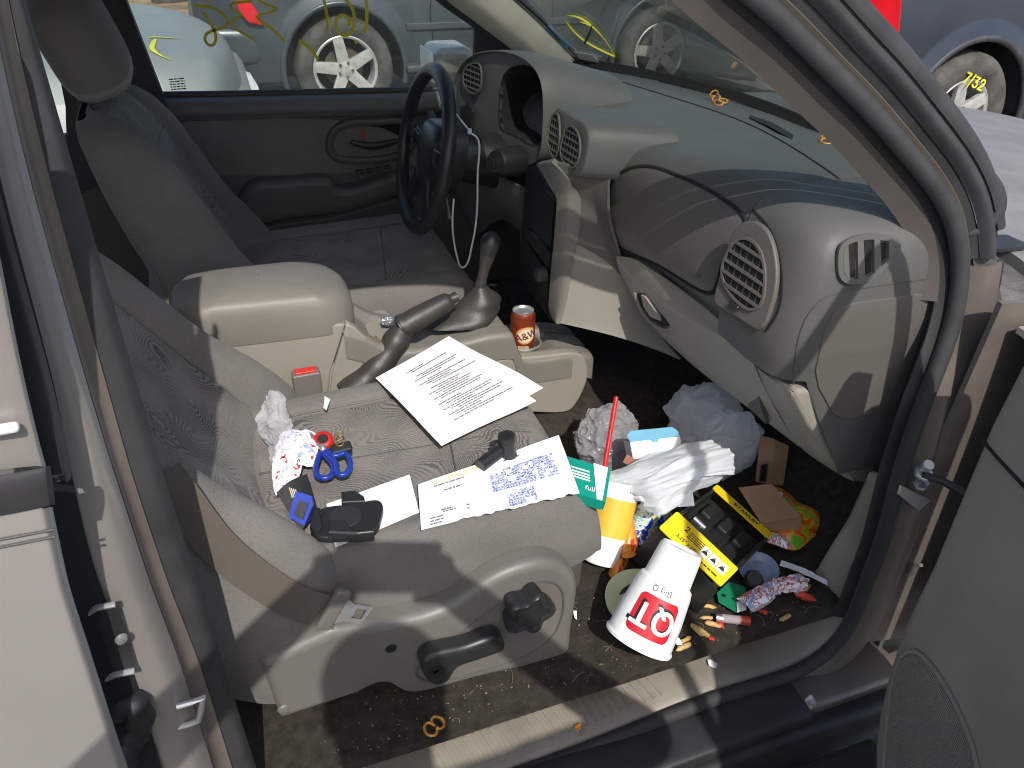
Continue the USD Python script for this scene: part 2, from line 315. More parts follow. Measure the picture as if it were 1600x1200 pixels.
# outer shoulder of the dashboard: one surface that rolls from the top and the face round to the end
Qp = A([.985, -.42]); outl = spl(A([(.735, -.47), (.733, -.51), (.731, -.55), (.733, -.590), (.742, -.622), (.765, -.645), (.81, -.656), (.87, -.662), (.94, -.666), (1.03, -.668)]), 50)
fan = []
for j, o_ in enumerate(outl):
    c_ = np.clip(j/22.0, 0, 1); k_ = np.clip((j-24)/12.0, 0, 1); zl = 1.0-.2*k_
    tt = [(.04, 1.249), (.40, 1.250), (.64+.12*c_, 1.248-.004*c_), (.80+.10*c_, 1.229-.004*c_), (.88+.08*c_, 1.203-.013*c_), (.95+.04*c_, 1.13), (1.0, 1.06), (.992, 1.03), (.985, zl+.02), (.975, zl)]
    fan.append([(*(Qp+(o_-Qp)*t), z) for t, z in tt])
FAN = gaussian_filter1d(up(fan, 120, 80), 2.0, axis=1, mode='nearest')
part(DASH, 'dash_shoulder', solid(FAN[:, ::-1], .006), 'dash_upper', 60)
arc = spl([(1176, 328), (1197, 350), (1216, 392), (1222, 440), (1215, 488), (1196, 518)], 60)
arc3 = A([on_sheet(FAN, [p], -.0006)[0] for p in arc])
part(DASH, 'dash_groove', tube(arc3, .0022, 6), 'void')
kl = row([(1182, 573), (1201, 618), (1220, 650), (1250, 698), (1316, 741)], [-.556, -.556, -.557, -.56, -.585]); km = row([(1205, 592), (1224, 632), (1246, 668), (1274, 710), (1322, 747)], [-.606]*4+[-.615]); kr = row([(1240, 611), (1262, 648), (1286, 684), (1310, 720), (1336, 752)], [-.6475]*5)
part(DASH, 'lower_trim', solid(up([kl, km, kr], 20, 24)[::-1], .006), 'beige_plastic', 60, 'beige lower dashboard trim')
# end of the dashboard, towards the door
def yplate(px, y, t, b, hole=None):
    f = frame((0, y+t, 0), (1, 0, 0), (0, 0, 1)); q = UL(px, y=y)[:, [0, 2]]; return plate(q, t, f, b)
def patch(S_, px, h, n=90):
    p = spl(px, n, True) if n else A(px); m_ = A(px).mean(0)
    R_ = [on_sheet(S_, m_+(p-m_)*s, hh) for s, hh in ((1.0, -.002), (.997, h*.6), (.985, h), (.8, h), (.5, h), (.2, h))]; R_.append(np.broadcast_to(R_[-1].mean(0), R_[0].shape)); return grid(A(R_), cv=True)
def dens(px, n=110): p = A(list(px)+[px[0]], float); s = np.r_[0, np.cumsum(np.linalg.norm(np.diff(p, axis=0), axis=1))]; t = np.linspace(0, s[-1], n+1)[:-1]; return np.c_[np.interp(t, s, p[:, 0]), np.interp(t, s, p[:, 1])]
ecp = dens([(1278, 605), (1273, 578), (1285, 523), (1300, 490), (1317, 477), (1336, 472), (1452, 456), (1432, 545), (1399, 638), (1328, 654), (1312, 653), (1300, 645)])
m_ = patch(FAN, ecp, .003, 0)
part(DASH, 'end_cover', m_, 'dash_taupe', 40)
part(DASH, 'end_groove', tube(on_sheet(FAN, spl([(1240, 600), (1243, 560), (1254, 510), (1270, 482), (1295, 462), (1330, 452), (1400, 442), (1460, 433)], 50), .0002), .0016, 6), 'dark_trim')
part(DASH, 'end_trim', yplate([(1232, 612), (1277, 607), (1299, 648), (1311, 657), (1328, 658), (1398, 643), (1376, 720), (1360, 757), (1330, 752), (1300, 718), (1262, 668)], -.647, .03, .008), 'beige_plastic', 40)
ev = spl([(1312, 408), (1317, 384), (1340, 372), (1380, 371), (1402, 382), (1390, 405), (1365, 430), (1335, 440), (1317, 434)], 48, True)
k_ = on_sheet(FAN, [(1330, 400), (1385, 390), (1345, 430)], .003); nE = nrm(np.cross(k_[1]-k_[0], k_[2]-k_[0])); nE = nE if nE@(CP-k_[0]) > 0 else -nE
fE = frame(k_[0], k_[1]-k_[0], np.cross(nE, k_[1]-k_[0])); LE = lambda px: A([[(U(a, b, pl=(k_[0], nE))-k_[0])@fE[1], (U(a, b, pl=(k_[0], nE))-k_[0])@fE[2]] for a, b in px])
q = Polygon(LE(ev)); evr = part(DASH, 'side_vent', trimesh.util.concatenate([ext(q.buffer(.004).difference(q.buffer(-.004)), .0045, fE, -.002), ext(q.buffer(-.003), .002, fE, -.004)]), 'dash_upper', 30)
for xx, w_ in ((1323, 13), (1349, 12), (1375, 9)): part(evr, 'vent_opening', ext(Polygon(LE([(xx+2, 378), (xx+2+w_, 372), (xx+w_, 436), (xx-1, 440)])).intersection(q.buffer(-.0065)), .0008, fE, -.0015), 'void')
for xx in (1314, 1338, 1364, 1387): part(evr, 'slat', ext(Polygon(LE([(xx, 370), (xx+9, 366), (xx+12, 440), (xx+1, 445)])).intersection(q.buffer(-.004)), .004, fE, -.001), 'dash_taupe')
# airbag cover
ab = [(952, 300), (949, 320), (952, 350), (960, 376), (1030, 412), (1113, 456), (1118, 452), (1135, 400), (1166, 348), (1164, 341), (1120, 305), (1060, 276), (1012, 262), (978, 268), (960, 281)]
abp = spl(ab, 110, True); abm = abp.mean(0)
ringA = on_sheet(G, abm+(abp-abm)*1.012, .0035); abs3 = on_sheet(G, ab, .006); abc = on_sheet(G, [abm], .012)[0]
gn = nrm(np.cross(abs3[4]-abs3[12], abs3[9]-abs3[3])); gn = gn if gn@(CP-abc) > 0 else -gn
A_ = [on_sheet(G, abp, -.003)]+[on_sheet(G, abm+(abp-abm)*s, h) for s, h in ((.994, .001), (.988, .003), (.97, .0045), (.85, .006), (.6, .007), (.35, .0075), (.1, .0075))]
A_.append(np.broadcast_to(A_[-1].mean(0), ringA.shape))
airbag = part(DASH, 'airbag_cover', grid(A_, cv=True), 'dash_taupe', 40, 'smooth taupe airbag cover')
part(airbag, 'cover_gap', tube(ringA, .0034, 6, True), 'void')
fa = frame(on_sheet(G, [(1092, 427)], .0062)[0], abs3[5]-abs3[4], abs3[9]-abs3[5])
part(airbag, 'embossed_word', text('AIRBAG', .006, fa, .0008), 'dark_trim')
dl = on_sheet(G, spl([(930, 116), (1000, 137), (1080, 162), (1150, 186), (1220, 220), (1300, 272), (1340, 302)], 60), .0003); part(DASH, 'dash_groove', tube(dl, .0016, 6), 'void')
sl_ = on_sheet(G, [(1172, 180), (1205, 192), (1240, 212), (1238, 218), (1200, 200), (1170, 185)], .001); part(DASH, 'defroster_slot', flat(sl_, .0015), 'void')
# right vent
def vent(parent, name, outer, inner, y, nslat, pl, nv=3, tilt=0.0):
    po = on_sheet(G, outer, .0) if pl is None else UL(outer, pl=pl)
    c = po.mean(0)
    if pl is None: n = nrm(np.cross(po[len(po)//4]-po[0], po[len(po)//2]-po[0])); n = n if n@(CP-c) > 0 else -n
    else: n = nrm(pl[1])
    n = n if n@(CP-c) > 0 else -n
    ex = nrm(np.cross([0, 0, 1.0], n)); ey = np.cross(n, ex); f = (c, ex, ey, n)
    def loc(px): return A([[(U(a, b, pl=(c, n))-c)@ex, (U(a, b, pl=(c, n))-c)@ey] for a, b in px])
    O, I = Polygon(spl(loc(outer), 64, True)), Polygon(spl(loc(inner), 64, True))
    I = I if I.is_valid else I.buffer(0)
    b = part(parent, name, trimesh.util.concatenate([plate(np.array(O.exterior.coords)[:-1], .007, f, .003), ext(I.buffer(.004).difference(I), .0105, f)]), 'dash_taupe', 35)
    part(b, 'vent_opening', ext(I, .0008, f, .0072), 'void')
    mnx, mny, mxx, mxy = I.bounds
    for k in range(nslat):
        yy = mny+(mxy-mny)*(k+.75)/(nslat+.5)
        s = sbox(mnx, yy-.0022, mxx, yy+.0022).intersection(I)
        s = shapely.affinity.rotate(s, tilt, origin=I.centroid).intersection(I)
        if not s.is_empty: part(b, 'slat', ext(s, .0025, f, .0085), 'dash_taupe')
    for k in range(nv*2):
        xx = mnx+(mxx-mnx)*(k+.8)/(nv*2+.6)
        s = sbox(xx-.0008, mny, xx+.0008, mxy).intersection(I.buffer(-.002))
        if not s.is_empty: part(b, 'vane', ext(s, .0008, f, .0078), 'dark_trim')
    return b, f, loc
import shapely.affinity
vo = [(1168, 346), (1195, 352), (1213, 385), (1218, 440), (1208, 485), (1195, 512), (1188, 514), (1150, 492), (1121, 470), (1126, 440), (1138, 395), (1152, 360)]
vi = [(1165, 375), (1185, 382), (1197, 405), (1200, 445), (1193, 475), (1180, 481), (1160, 470), (1143, 448), (1136, 425), (1145, 395)]
pv = U(1170, 430, x=.731)
vb, vf, vloc = vent(DASH, 'right_vent', vo, vi, -.52, 5, (pv, nrm(A([-.97, -.10, .16]))), 3, -3)
l = vloc([(1155, 478)])[0]
part(vb, 'vent_wheel', put(bx((l[0], l[1], .011), (.022, .009, .006), r=.003), vf), 'black_plastic')
# centre pod
PP = (A([.632, .02, 1.2]), nrm(A([-.97, -.05, .14])))
c0 = PP[0]; n0 = PP[1]; ex = nrm(np.cross([0, 0, 1.0], n0)); ey = np.cross(n0, ex)
po = spl(UL([(863, 176), (868, 168), (885, 176), (912, 194), (919, 210), (916, 245), (908, 272), (895, 277), (872, 262), (855, 240), (853, 222), (857, 196)], pl=PP), 60, True)
back = po.mean(0)+(po-po.mean(0))*1.0+A([.02, -.008, .0])
back2 = po+A([.17, -.035, -.012]); 
pod = part(DASH, 'centre_vent_pod', grid([np.broadcast_to(po.mean(0), po.shape)+(po-po.mean(0))*.02, po.mean(0)+(po-po.mean(0))*.93, po.mean(0)+(po-po.mean(0))*.98+A([.004, 0, 0]), po+A([.012, 0, 0]), po.mean(0)+A([.05, -.012, -.002])+(po-po.mean(0))*1.06, back2], cv=True), 'dash_upper', 50, 'teal grey pod with two vents')
for o_, i_ in (([(866, 178), (873, 176), (878, 190), (876, 240), (869, 250), (858, 236), (855, 220), (859, 192)], [(866, 181), (872, 180), (875, 194), (873, 236), (868, 245), (860, 232), (858, 218), (861, 194)]), ([(889, 196), (900, 199), (909, 214), (909, 245), (900, 263), (884, 258), (875, 240), (877, 220)], [(890, 199), (899, 202), (906, 216), (906, 244), (898, 260), (885, 255), (878, 239), (880, 221)])):
    vent(pod, 'pod_vent', o_, i_, 0, 5, (c0+n0*.004, n0), 3, 0) if False else None
def subvent(parent, I_px, pl, nslat, nv, lift=.002):
    c, n = A(pl[0])+A(pl[1])*lift, A(pl[1]); ex = nrm(np.cross([0, 0, 1.0], n)); ey = np.cross(n, ex); f = (c, ex, ey, n)
    q = A([[(U(a, b, pl=(c, n))-c)@ex, (U(a, b, pl=(c, n))-c)@ey] for a, b in I_px]); I = Polygon(spl(q, 48, True)); I = I if I.is_valid else I.buffer(0)
    M_ = [ext(I.buffer(.003).difference(I), .004, f)]; mnx, mny, mxx, mxy = I.bounds
    for k in range(nslat):
        yy = mny+(mxy-mny)*(k+.75)/(nslat+.5); s = sbox(mnx, yy-.0016, mxx, yy+.0016).intersection(I)
        if not s.is_empty: M_.append(ext(s, .003, f))
    for k in range(nv):
        xx = mnx+(mxx-mnx)*(k+.8)/(nv+.6); s = sbox(xx-.0007, mny, xx+.0007, mxy).intersection(I)
        if not s.is_empty: M_.append(ext(s, .0018, f))
    part(parent, 'vent_grille', trimesh.util.concatenate(M_), 'dash_taupe'); part(parent, 'vent_opening', ext(I, .0006, f), 'void')
for I_px in ([(866, 181), (872, 180), (875, 194), (873, 236), (868, 245), (860, 232), (858, 218), (861, 194)], [(890, 199), (899, 202), (906, 216), (906, 244), (898, 260), (885, 255), (878, 239), (880, 221)]): subvent(pod, I_px, PP, 5, 5, .004)
# centre stack
sx_ = .625
F_ = row([], [])
fe = [U(a, b, x=sx_) for a, b in [(838, 256), (858, 290), (870, 314), (866, 368), (861, 420), (857, 476), (864, 500)]]
se = [U(a, b, y=-.075) for a, b in [(862, 254), (890, 284), (908, 316), (906, 352), (896, 412), (884, 476), (874, 506)]]
mid = [(p+q)/2+A([-.006, -.012, 0.004]) for p, q in zip(fe, se)]
part(DASH, 'stack_bezel', solid(up([fe, mid, se], 14, 30), .01), 'console_top', 60)
fr = [U(a, b, y=q) for (a, b), q in zip([(950, 282), (949, 330), (962, 385), (972, 420), (995, 470), (1025, 515), (1062, 562)], [-.13, -.13, -.132, -.135, -.16, -.2, -.25])]
fm = [(p*.45+q*.55)+A([.014, .008, 0]) for p, q in zip(se, fr)]
FLk = up([[p+A([0, .004, 0]) for p in se], fm, fr], 24, 40)
part(DASH, 'stack_side', solid(FLk[:, :24], .006), 'dash_taupe', 60)
part(DASH, 'lower_stack_side', solid(FLk[:, 23:], .006), 'beige_plastic', 60)
# bottom rim of the flank
pl = (A([sx_+.012, 0, 1.0]), A([-1.0, 0, 0]))
scr = UL([(834, 272), (868, 314), (862, 390), (828, 352)], pl=pl)
part(DASH, 'stack_face', flat(UL([(826, 262), (840, 258), (870, 314), (866, 368), (857, 480), (866, 503), (812, 430), (820, 330)], x=sx_+.02), .01), 'black_plastic')
stk = part(DASH, 'radio_screen', flat(scr, .006), 'black_plastic', False, 'dark blank radio screen')
for a in ([(826, 356), (862, 394), (860, 420), (824, 372)], [(824, 380), (859, 428), (857, 470), (820, 405)]): part(DASH, 'control_panel', flat(UL(a, x=sx_+.008), .008), 'black_plastic')
kc = U(852, 428, x=sx_-.003); part(DASH, 'control_knob', lathe([(0, .022), (.013, .022), (.015, .018), (.015, .0), (0, 0)], kc, (-1, 0, 0)), 'seal_grey')
# instrument binnacle
CP0, CN = A([.60, .61, 1.2]), nrm(A([-.985, -.171, .05]))
ao = spl(UL([(708, 200), (707, 150), (713, 118), (733, 90), (764, 79), (802, 82), (830, 97), (846, 120), (852, 154), (851, 210), (845, 246), (800, 262), (740, 262)], pl=(CP0, CN)), 90, True)
cc = ao.mean(0); ins = lambda s, dx: cc+(ao-cc)*s+A([dx, 0, 0])
hx = [ins(.965, .012), ins(.965, .002), ins(.985, -.004), ao, ins(1.0, .02), ins(1.0, .06)-A([0, 0, .004]), ins(1.0, .22)-A([0, 0, .05])]
part(DASH, 'binnacle_hood', grid(hx, cv=True), 'dash_upper', 60)
ai = spl(UL([(778, 152), (784, 118), (802, 103), (828, 106), (842, 126), (848, 160), (846, 208), (838, 226), (800, 210), (780, 198)], pl=(CP0, CN)), 60, True)
exc = nrm(np.cross([0, 0, 1.0], CN)); eyc = np.cross(CN, exc); fc = (CP0-CN*.012, exc, eyc, CN)
P2 = lambda Q: A([[(p-CP0)@exc, (p-CP0)@eyc] for p in Q])
Po, Pi = Polygon(P2(cc+(ao-cc)*.968)).buffer(0), Polygon(P2(ai)).buffer(0)
part(DASH, 'instrument_panel', ext(Po.difference(Pi), .006, fc), 'dash_upper')
part(DASH, 'instrument_recess', grid([ai+CN*(-.004), ai-CN*.04, ai.mean(0)+(ai-ai.mean(0))*.9-CN*.11, ai.mean(0)+(ai-ai.mean(0))*.02-CN*.11], cv=True), 'void', 50)
for (a, b) in ((800, 160), (828, 170)):
    gpl = (ai.mean(0)-CN*.10, CN); gc = U(a, b, pl=gpl); part(DASH, 'gauge_ring', tube(gc+.045*(np.cos(np.linspace(0, 6.28, 28, False))[:, None]*exc+np.sin(np.linspace(0, 6.28, 28, False))[:, None]*eyc), .002, 6, True), 'dark_trim')
subvent(DASH, [(741, 100), (750, 102), (753, 115), (750, 140), (744, 145), (732, 140), (726, 128), (727, 110)], (CP0, CN), 5, 4, .0)
part(DASH, 'light_switch', flat(UL([(722, 166), (735, 163), (740, 175), (738, 205), (726, 196), (720, 178)], pl=(CP0+CN*.004, CN)), .008), 'black_plastic')
part(DASH, 'vent_wheel', flat(UL([(729, 149), (736, 149), (736, 155), (729, 154)], pl=(CP0+CN*.002, CN)), .006), 'black_plastic')
# knee panel and steering column
kp = up([[U(700, 262, x=.62), U(760, 262, x=.62), U(834, 300, x=.66)], [U(700, 330, x=.66), U(770, 310, x=.64), U(832, 330, x=.66)], [U(700, 420, x=.74), U(790, 345, x=.68), U(830, 372, x=.68)]], 16, 20)
part(DASH, 'knee_panel', solid(kp, .006), 'dash_taupe', 60)
# ---------------- steering wheel
wc, wa = A([.459, .37, 1.099]), .217
wz = A([-math.cos(wa), 0, math.sin(wa)]); wu = A([math.sin(wa), 0, math.cos(wa)]); wv = A([0, -1.0, 0])
th = np.linspace(0, 2*np.pi, 72, endpoint=False); ringp = wc+.178*(np.cos(th)[:, None]*wu+np.sin(th)[:, None]*wv)
WHEEL = part(CAR, 'steering_wheel', tube(ringp, .0165*(1+.05*np.cos(th*2)), 14, True), 'leather_black', True, 'black leather wrapped steering wheel')
hub = A([[.0, .0, 0]]); hp2 = spl([(-.075, .02), (-.055, .062), (0, .07), (.055, .062), (.075, .02), (.06, -.05), (0, -.085), (-.06, -.05)], 48, True)
fh = (wc-wz*.03, wv, wu, wz)
hubm = [A([[x*s, y*s, h] for x, y in hp2]) for s, h in ((1.05, -.05), (1.03, -.01), (1.0, .012), (.93, .024), (.75, .030), (.4, .034), (.02, .035))]
part(WHEEL, 'hub_pad', put(grid(hubm, cv=True), fh), 'leather_black', 50)
for a, b in ((-.178, .02), (.178, .02), (-.09, -.155), (.09, -.155)):
    e = A([a, b]); s0 = e*.35
    part(WHEEL, 'spoke', put(trimesh.util.concatenate([bx(((s0[0]+e[0])/2, (s0[1]+e[1])/2, .008), (np.linalg.norm(e-s0), .034, .014), ex=(e[0]-s0[0], e[1]-s0[1], 0), r=.006)]), (wc-wz*.015, wv, wu, wz)), 'black_plastic', 40)
for sgn in (-1, 1):
    for k in range(3): part(WHEEL, 'wheel_button', put(bx((sgn*.098, .035-.018*k, .015), (.016, .013, .008), r=.003), (wc-wz*.012, wv, wu, wz)), 'seal_grey')
colp = A([wc-wz*.06, wc-wz*.20])
part(WHEEL, 'column_shroud', tube(A([wc-wz*.035, wc-wz*.06, wc-wz*.13, wc-wz*.21]), A([.04, .055, .062, .066]), 20), 'black_plastic', 40)
ic = wc-wz*.11+wv*.075-wu*.005
ign = part(WHEEL, 'ignition_lock', lathe([(0, .024), (.012, .024), (.014, .02), (.018, .02), (.021, .014), (.022, 0), (0, 0)], U(779, 254, x=.585), (-1, -.35, .1), 24), 'seal_grey')
part(WHEEL, 'ignition_boss', lathe([(0, .012), (.026, .01), (.032, .0), (.034, -.06), (0, -.06)], U(779, 254, x=.59), (-1, -.35, .1), 24), 'black_plastic')
part(WHEEL, 'indicator_stalk', tube([wc-wz*.08-wv*.05, wc-wz*.07-wv*.13+wu*.03, wc-wz*.06-wv*.19+wu*.05], [.007, .006, .009], 10), 'black_plastic')
part(WHEEL, 'gear_stalk', tube([wc-wz*.09+wv*.04+wu*.05, wc-wz*.06+wv*.02+wu*.06], [.007, .012], 10), 'black_plastic')
# ---------------- floor, firewall
fx, fy = np.linspace(-.5, 1.25, 60), np.linspace(-.74, .74, 60)
X, Y = np.meshgrid(fx, fy, indexing='ij'); Z = .555+.05*np.clip((np.exp(-((Y)/.16)**4)), 0, 1)+.35*np.clip((X-.93)/.3, 0, 1)**1.5+.008*meshkit.fbm(np.stack([X*6, Y*6, X*0], -1), 3)
CARPET = part(CAR, 'floor_carpet', solid(np.stack([X, Y, Z], -1), .02), 'carpet', 60, 'dirty brown floor carpet')
# ---------------- seats
def seat_half(yc, hw, x0, name, label, rec, full):
    """one front seat: cushion (the part) with backrest, centre panels, headrest"""
    sec = [(-.93, -.155), (-1.0, -.09), (-.985, -.03), (-.93, .006), (-.84, .020), (-.74, .016), (-.665, .004), (-.58, .008), (-.3, .004), (0, .0), (.3, .004), (.58, .008), (.665, .004), (.74, .016), (.84, .020), (.93, .006), (.985, -.03), (1.0, -.09), (.93, -.155)]
    def top(x):
        s = (x-x0)/.56; return .832+.012*s+.03*max(0, s-.72)**1*1.0
    st = [(-.05, 1, .98), (.05, 1, .99), (.15, 1, 1), (.25, 1, 1), (.35, 1, 1), (.42, 1, .985), (.47, .93, .955), (.505, .76, .91), (.525, .50, .87), (.532, .22, .84), (.53, .0, .8)]
    rows = []
    for dx, h, w in st:
        zt = top(x0+min(dx, .46)); zb = zt-.155
        rows.append([(x0+dx, yc+t*hw*w, zb+(zt+z-zb)*h if h < 1 else zt+z) for t, z in sec])
    C = up(rows, 60, 110)
    C[..., 2] += .004*(meshkit.fbm(C*7, 3)-.5)
    cush = part(CAR, name, grid(C), 'seat_plain', 60, label)
    # centre panel of the cushion: same surface, a few mm proud
    n = 110; jj = np.arange(int(n*.315), int(n*.69)); P_ = C[4:52, jj]; nn = gnorm(P_); nn = nn*np.sign(nn[..., 2:3]+1e-9)
    e = np.minimum(np.minimum(np.arange(len(P_))[:, None], len(P_)-1-np.arange(len(P_))[:, None])/3.0, np.minimum(np.arange(len(jj))[None], len(jj)-1-np.arange(len(jj))[None])/3.0).clip(0, 1)
    part(cush, 'cushion_panel', grid(P_+nn*(.0045*np.sqrt(e)-.001)[..., None]), 'seat_pattern', 60)
    def top_at(pts, lift=.006):
        out = []
        q = C.reshape(-1, 3)
        for x, y in pts: k = np.argsort((q[:, 0]-x)**2+(q[:, 1]-y)**2+(q[:, 2] < .76))[:4]; out.append((x, y, q[k, 2].mean()+lift))
        return A(out)
    for a, b in (((x0+.02, yc+.02*1), (x0+.47, yc-.02)), ((x0+.30, yc-.17), (x0+.36, yc+.17))):
        pts = top_at([(a[0]+(b[0]-a[0])*t, a[1]+(b[1]-a[1])*t) for t in np.linspace(0, 1, 14)], .0035)
        part(cush, 'seam', tube(spl(pts, 40), .0016, 6), 'dark_trim')
    # backrest
    bs = [(-.96, -.075), (-1.03, -.02), (-1.02, .035), (-.96, .075), (-.85, .09), (-.74, .078), (-.655, .05), (-.58, .05), (-.3, .042), (0, .038), (.3, .042), (.58, .05), (.655, .05), (.74, .078), (.85, .09), (.96, .075), (1.02, .035), (1.03, -.02), (.96, -.075)]
    u = A([-math.sin(rec), 0, math.cos(rec)]); fw = A([math.cos(rec), 0, math.sin(rec)]); o = A([x0-(.042 if full else .06), yc+(.022 if full else 0), .80]); hw = hw+(.014 if full else 0)
    hs = [(-.22, 1.02, .6, -.02), (-.15, 1.09, 1.2, .0), (-.05, 1.10, 1.55, .004), (.05, 1.06, 1.45, .004), (.16, 1.02, 1.0, .012), (.26, .99, .9, .006), (.36, .93, .8, 0), (.42, .86, .66, -.008), (.455, .77, .5, -.02), (.472, .66, .3, -.035), (.478, .5, .1, -.05)]
    rows = [[o+u*h+A([0, 1.0, 0])*(t*hw*w)+fw*(f*k+ff) for t, f in bs] for h, w, k, ff in hs]
    B = up(rows, 70, 110); B += .003*(meshkit.fbm(B*8, 3)-.5)[..., None]*fw
    bk = part(cush, 'backrest', grid(B), 'seat_plain', 60)
    back = up([[o+u*h+A([0, 1.0, 0])*(t*hw*w)+fw*(f*k+ff) for t, f in ((-.96, -.075), (-.7, -.10), (0, -.11), (.7, -.10), (.96, -.075))] for h, w, k, ff in hs], 30, 20)
    part(cush, 'backrest_shell', grid(back), 'seat_plain', 60)
    jj = np.arange(int(n*.335), int(n*.67)); P_ = B[14:60, jj]; nn = gnorm(P_); nn = nn*np.sign((nn@fw)[..., None]+1e-9)
    e = np.minimum(np.minimum(np.arange(len(P_))[:, None], len(P_)-1-np.arange(len(P_))[:, None])/3.0, np.minimum(np.arange(len(jj))[None], len(jj)-1-np.arange(len(jj))[None])/3.0).clip(0, 1)
    part(cush, 'backrest_panel', grid(P_+nn*(.0045*np.sqrt(e)-.001)[..., None]), 'seat_pattern', 60)
    for rr in (26, 41):
        pts = B[rr, int(n*.34):int(n*.67)]+fw*.004
        if rr == 26: pts = pts-u*(.05*np.cos(np.linspace(-1.5, 1.5, len(pts))))[:, None]
        part(cush, 'seam', tube(pts, .0016, 6), 'dark_trim')
    # headrest
    hc = o+u*.585+fw*.006; hr = []
    for a, s in zip(np.linspace(-1, 1, 15), np.sqrt(np.clip(1-np.linspace(-1, 1, 15)**4, 0.002, 1))):
        hr.append([hc+u*(a*.112)+A([0, 1.0, 0])*(.14*s*np.sign(np.cos(t))*abs(np.cos(t))**.75)+fw*(.068*s*np.sign(np.sin(t))*abs(np.sin(t))**.8) for t in np.linspace(0, 2*np.pi, 40, endpoint=False)])
    part(cush, 'headrest', grid(A(hr), cv=True), 'seat_plain', 60)
    for sg in (-1, 1): part(cush, 'headrest_post', tube([o+u*.46+A([0, sg*.06, 0])+fw*-.03, o+u*.53+A([0, sg*.06, 0])+fw*-.025], .006, 10), 'black_plastic')
    for t_ in (.315, .69):
        pts = C[3:50, int(n*t_)]+A([0, 0, .0015]); part(cush, 'piping', tube(pts, .0022, 6), 'seat_plain')
    for t_ in (.335, .67):
        pts = B[10:62, int(n*t_)]+fw*.0015; part(cush, 'piping', tube(pts, .0022, 6), 'seat_plain')
    return cush, C, B, o, u, fw
PS, PC, PB, po_, pu_, pf_ = seat_half(-.405, .228, -.045, 'passenger_seat', 'grey patterned cloth passenger seat in the sunlight', .475, True)
DS, DC, DB, *_ = seat_half(.40, .248, .02, 'driver_seat', 'dark grey cloth driver seat in the shade', .30, False)
# seat side shield, lever, knob (traced on the plane y = -.665)
SY = -.668
shp = [(404, 1030), (470, 995), (520, 985), (640, 970), (700, 950), (770, 905), (830, 882), (865, 880), (895, 895), (905, 925), (895, 1000), (890, 1022), (760, 1060), (660, 1086), (630, 1085), (600, 1072), (560, 1088), (438, 1128)]
fS = frame((0, SY+.035, 0), (1, 0, 0), (0, 0, 1)); q = np.vstack([spl(UL(shp[2:-1], y=SY)[:, [0, 2]], 110), UL([(438, 1128), (425, 1091), (404, 1038), (445, 1020), (482, 1003)], y=SY)[:, [0, 2]]])
SHIELD = part(PS, 'side_shield', plate(q, .035, fS, .016), 'shield_plastic', 40, 'grey plastic seat side shield')
inset = spl(UL([(690, 1010), (770, 950), (830, 912), (868, 912), (880, 940), (865, 990), (830, 1020), (740, 1052), (672, 1065), (650, 1050)], y=SY)[:, [0, 2]], 80, True)
part(SHIELD, 'panel_line', tube(np.c_[inset[:, 0], np.full(len(inset), SY-.0005), inset[:, 1]], .0025, 6, True), 'dark_trim') if False else part(PS, 'panel_line', tube(np.c_[inset[:, 0], np.full(len(inset), SY-.0003), inset[:, 1]], .002, 6, True), 'dark_trim')
kc = U(828, 960, y=SY-.03); tt = np.linspace(0, 2*np.pi, 80, endpoint=False); rk = .036+.0065*np.cos(5*tt+.3)
fK = frame((kc[0], SY-.002, kc[2]), (1, 0, 0), (0, 0, 1))
kn = [np.c_[np.cos(tt)*rk*s, np.sin(tt)*rk*s, np.full(80, h)] for s, h in ((.9, 0), (.98, .012), (1.0, .024), (.97, .031), (.88, .035), (.7, .034), (.66, .031), (.3, .031), (.01, .031))]
part(PS, 'adjuster_knob', put(grid(kn, cv=True), fK), 'black_plastic', 50)
fl = frame((0, SY-.004, 0), (1, 0, 0), (0, 0, 1))
lv = spl(UL([(660, 1025), (690, 1012), (730, 1003), (770, 990), (784, 995), (786, 1010), (765, 1020), (735, 1030), (712, 1040), (700, 1058), (682, 1066), (664, 1056)], y=SY-.02)[:, [0, 2]], 80, True)
part(PS, 'recline_lever', plate(lv, .026, fl, .010), 'black_plastic', 50)
part(PS, 'lever_screw', lathe([(.012, .0), (.011, .002), (.006, .0015), (.004, -.001), (0, -.001)], U(681, 1050, y=SY-.031), (0, -1, 0), 20), 'void')
part(PS, 'shield_hole', lathe([(.0085, 0), (.0085, .001), (0, .0012)], U(611, 1013, y=SY), (0, -1, 0), 20), 'void')
part(PS, 'shield_screw', lathe([(.009, 0), (.007, .003), (0, .004)], U(443, 1108, y=SY), (0, -1, 0), 20), 'shield_plastic')
part(PS, 'seat_rail', bx((.2, -.55, .62), (.5, .05, .09), r=.006), 'black_plastic')
part(PS, 'seat_base', bx((.21, -.38, .66), (.5, .44, .10), r=.02), 'dark_trim')
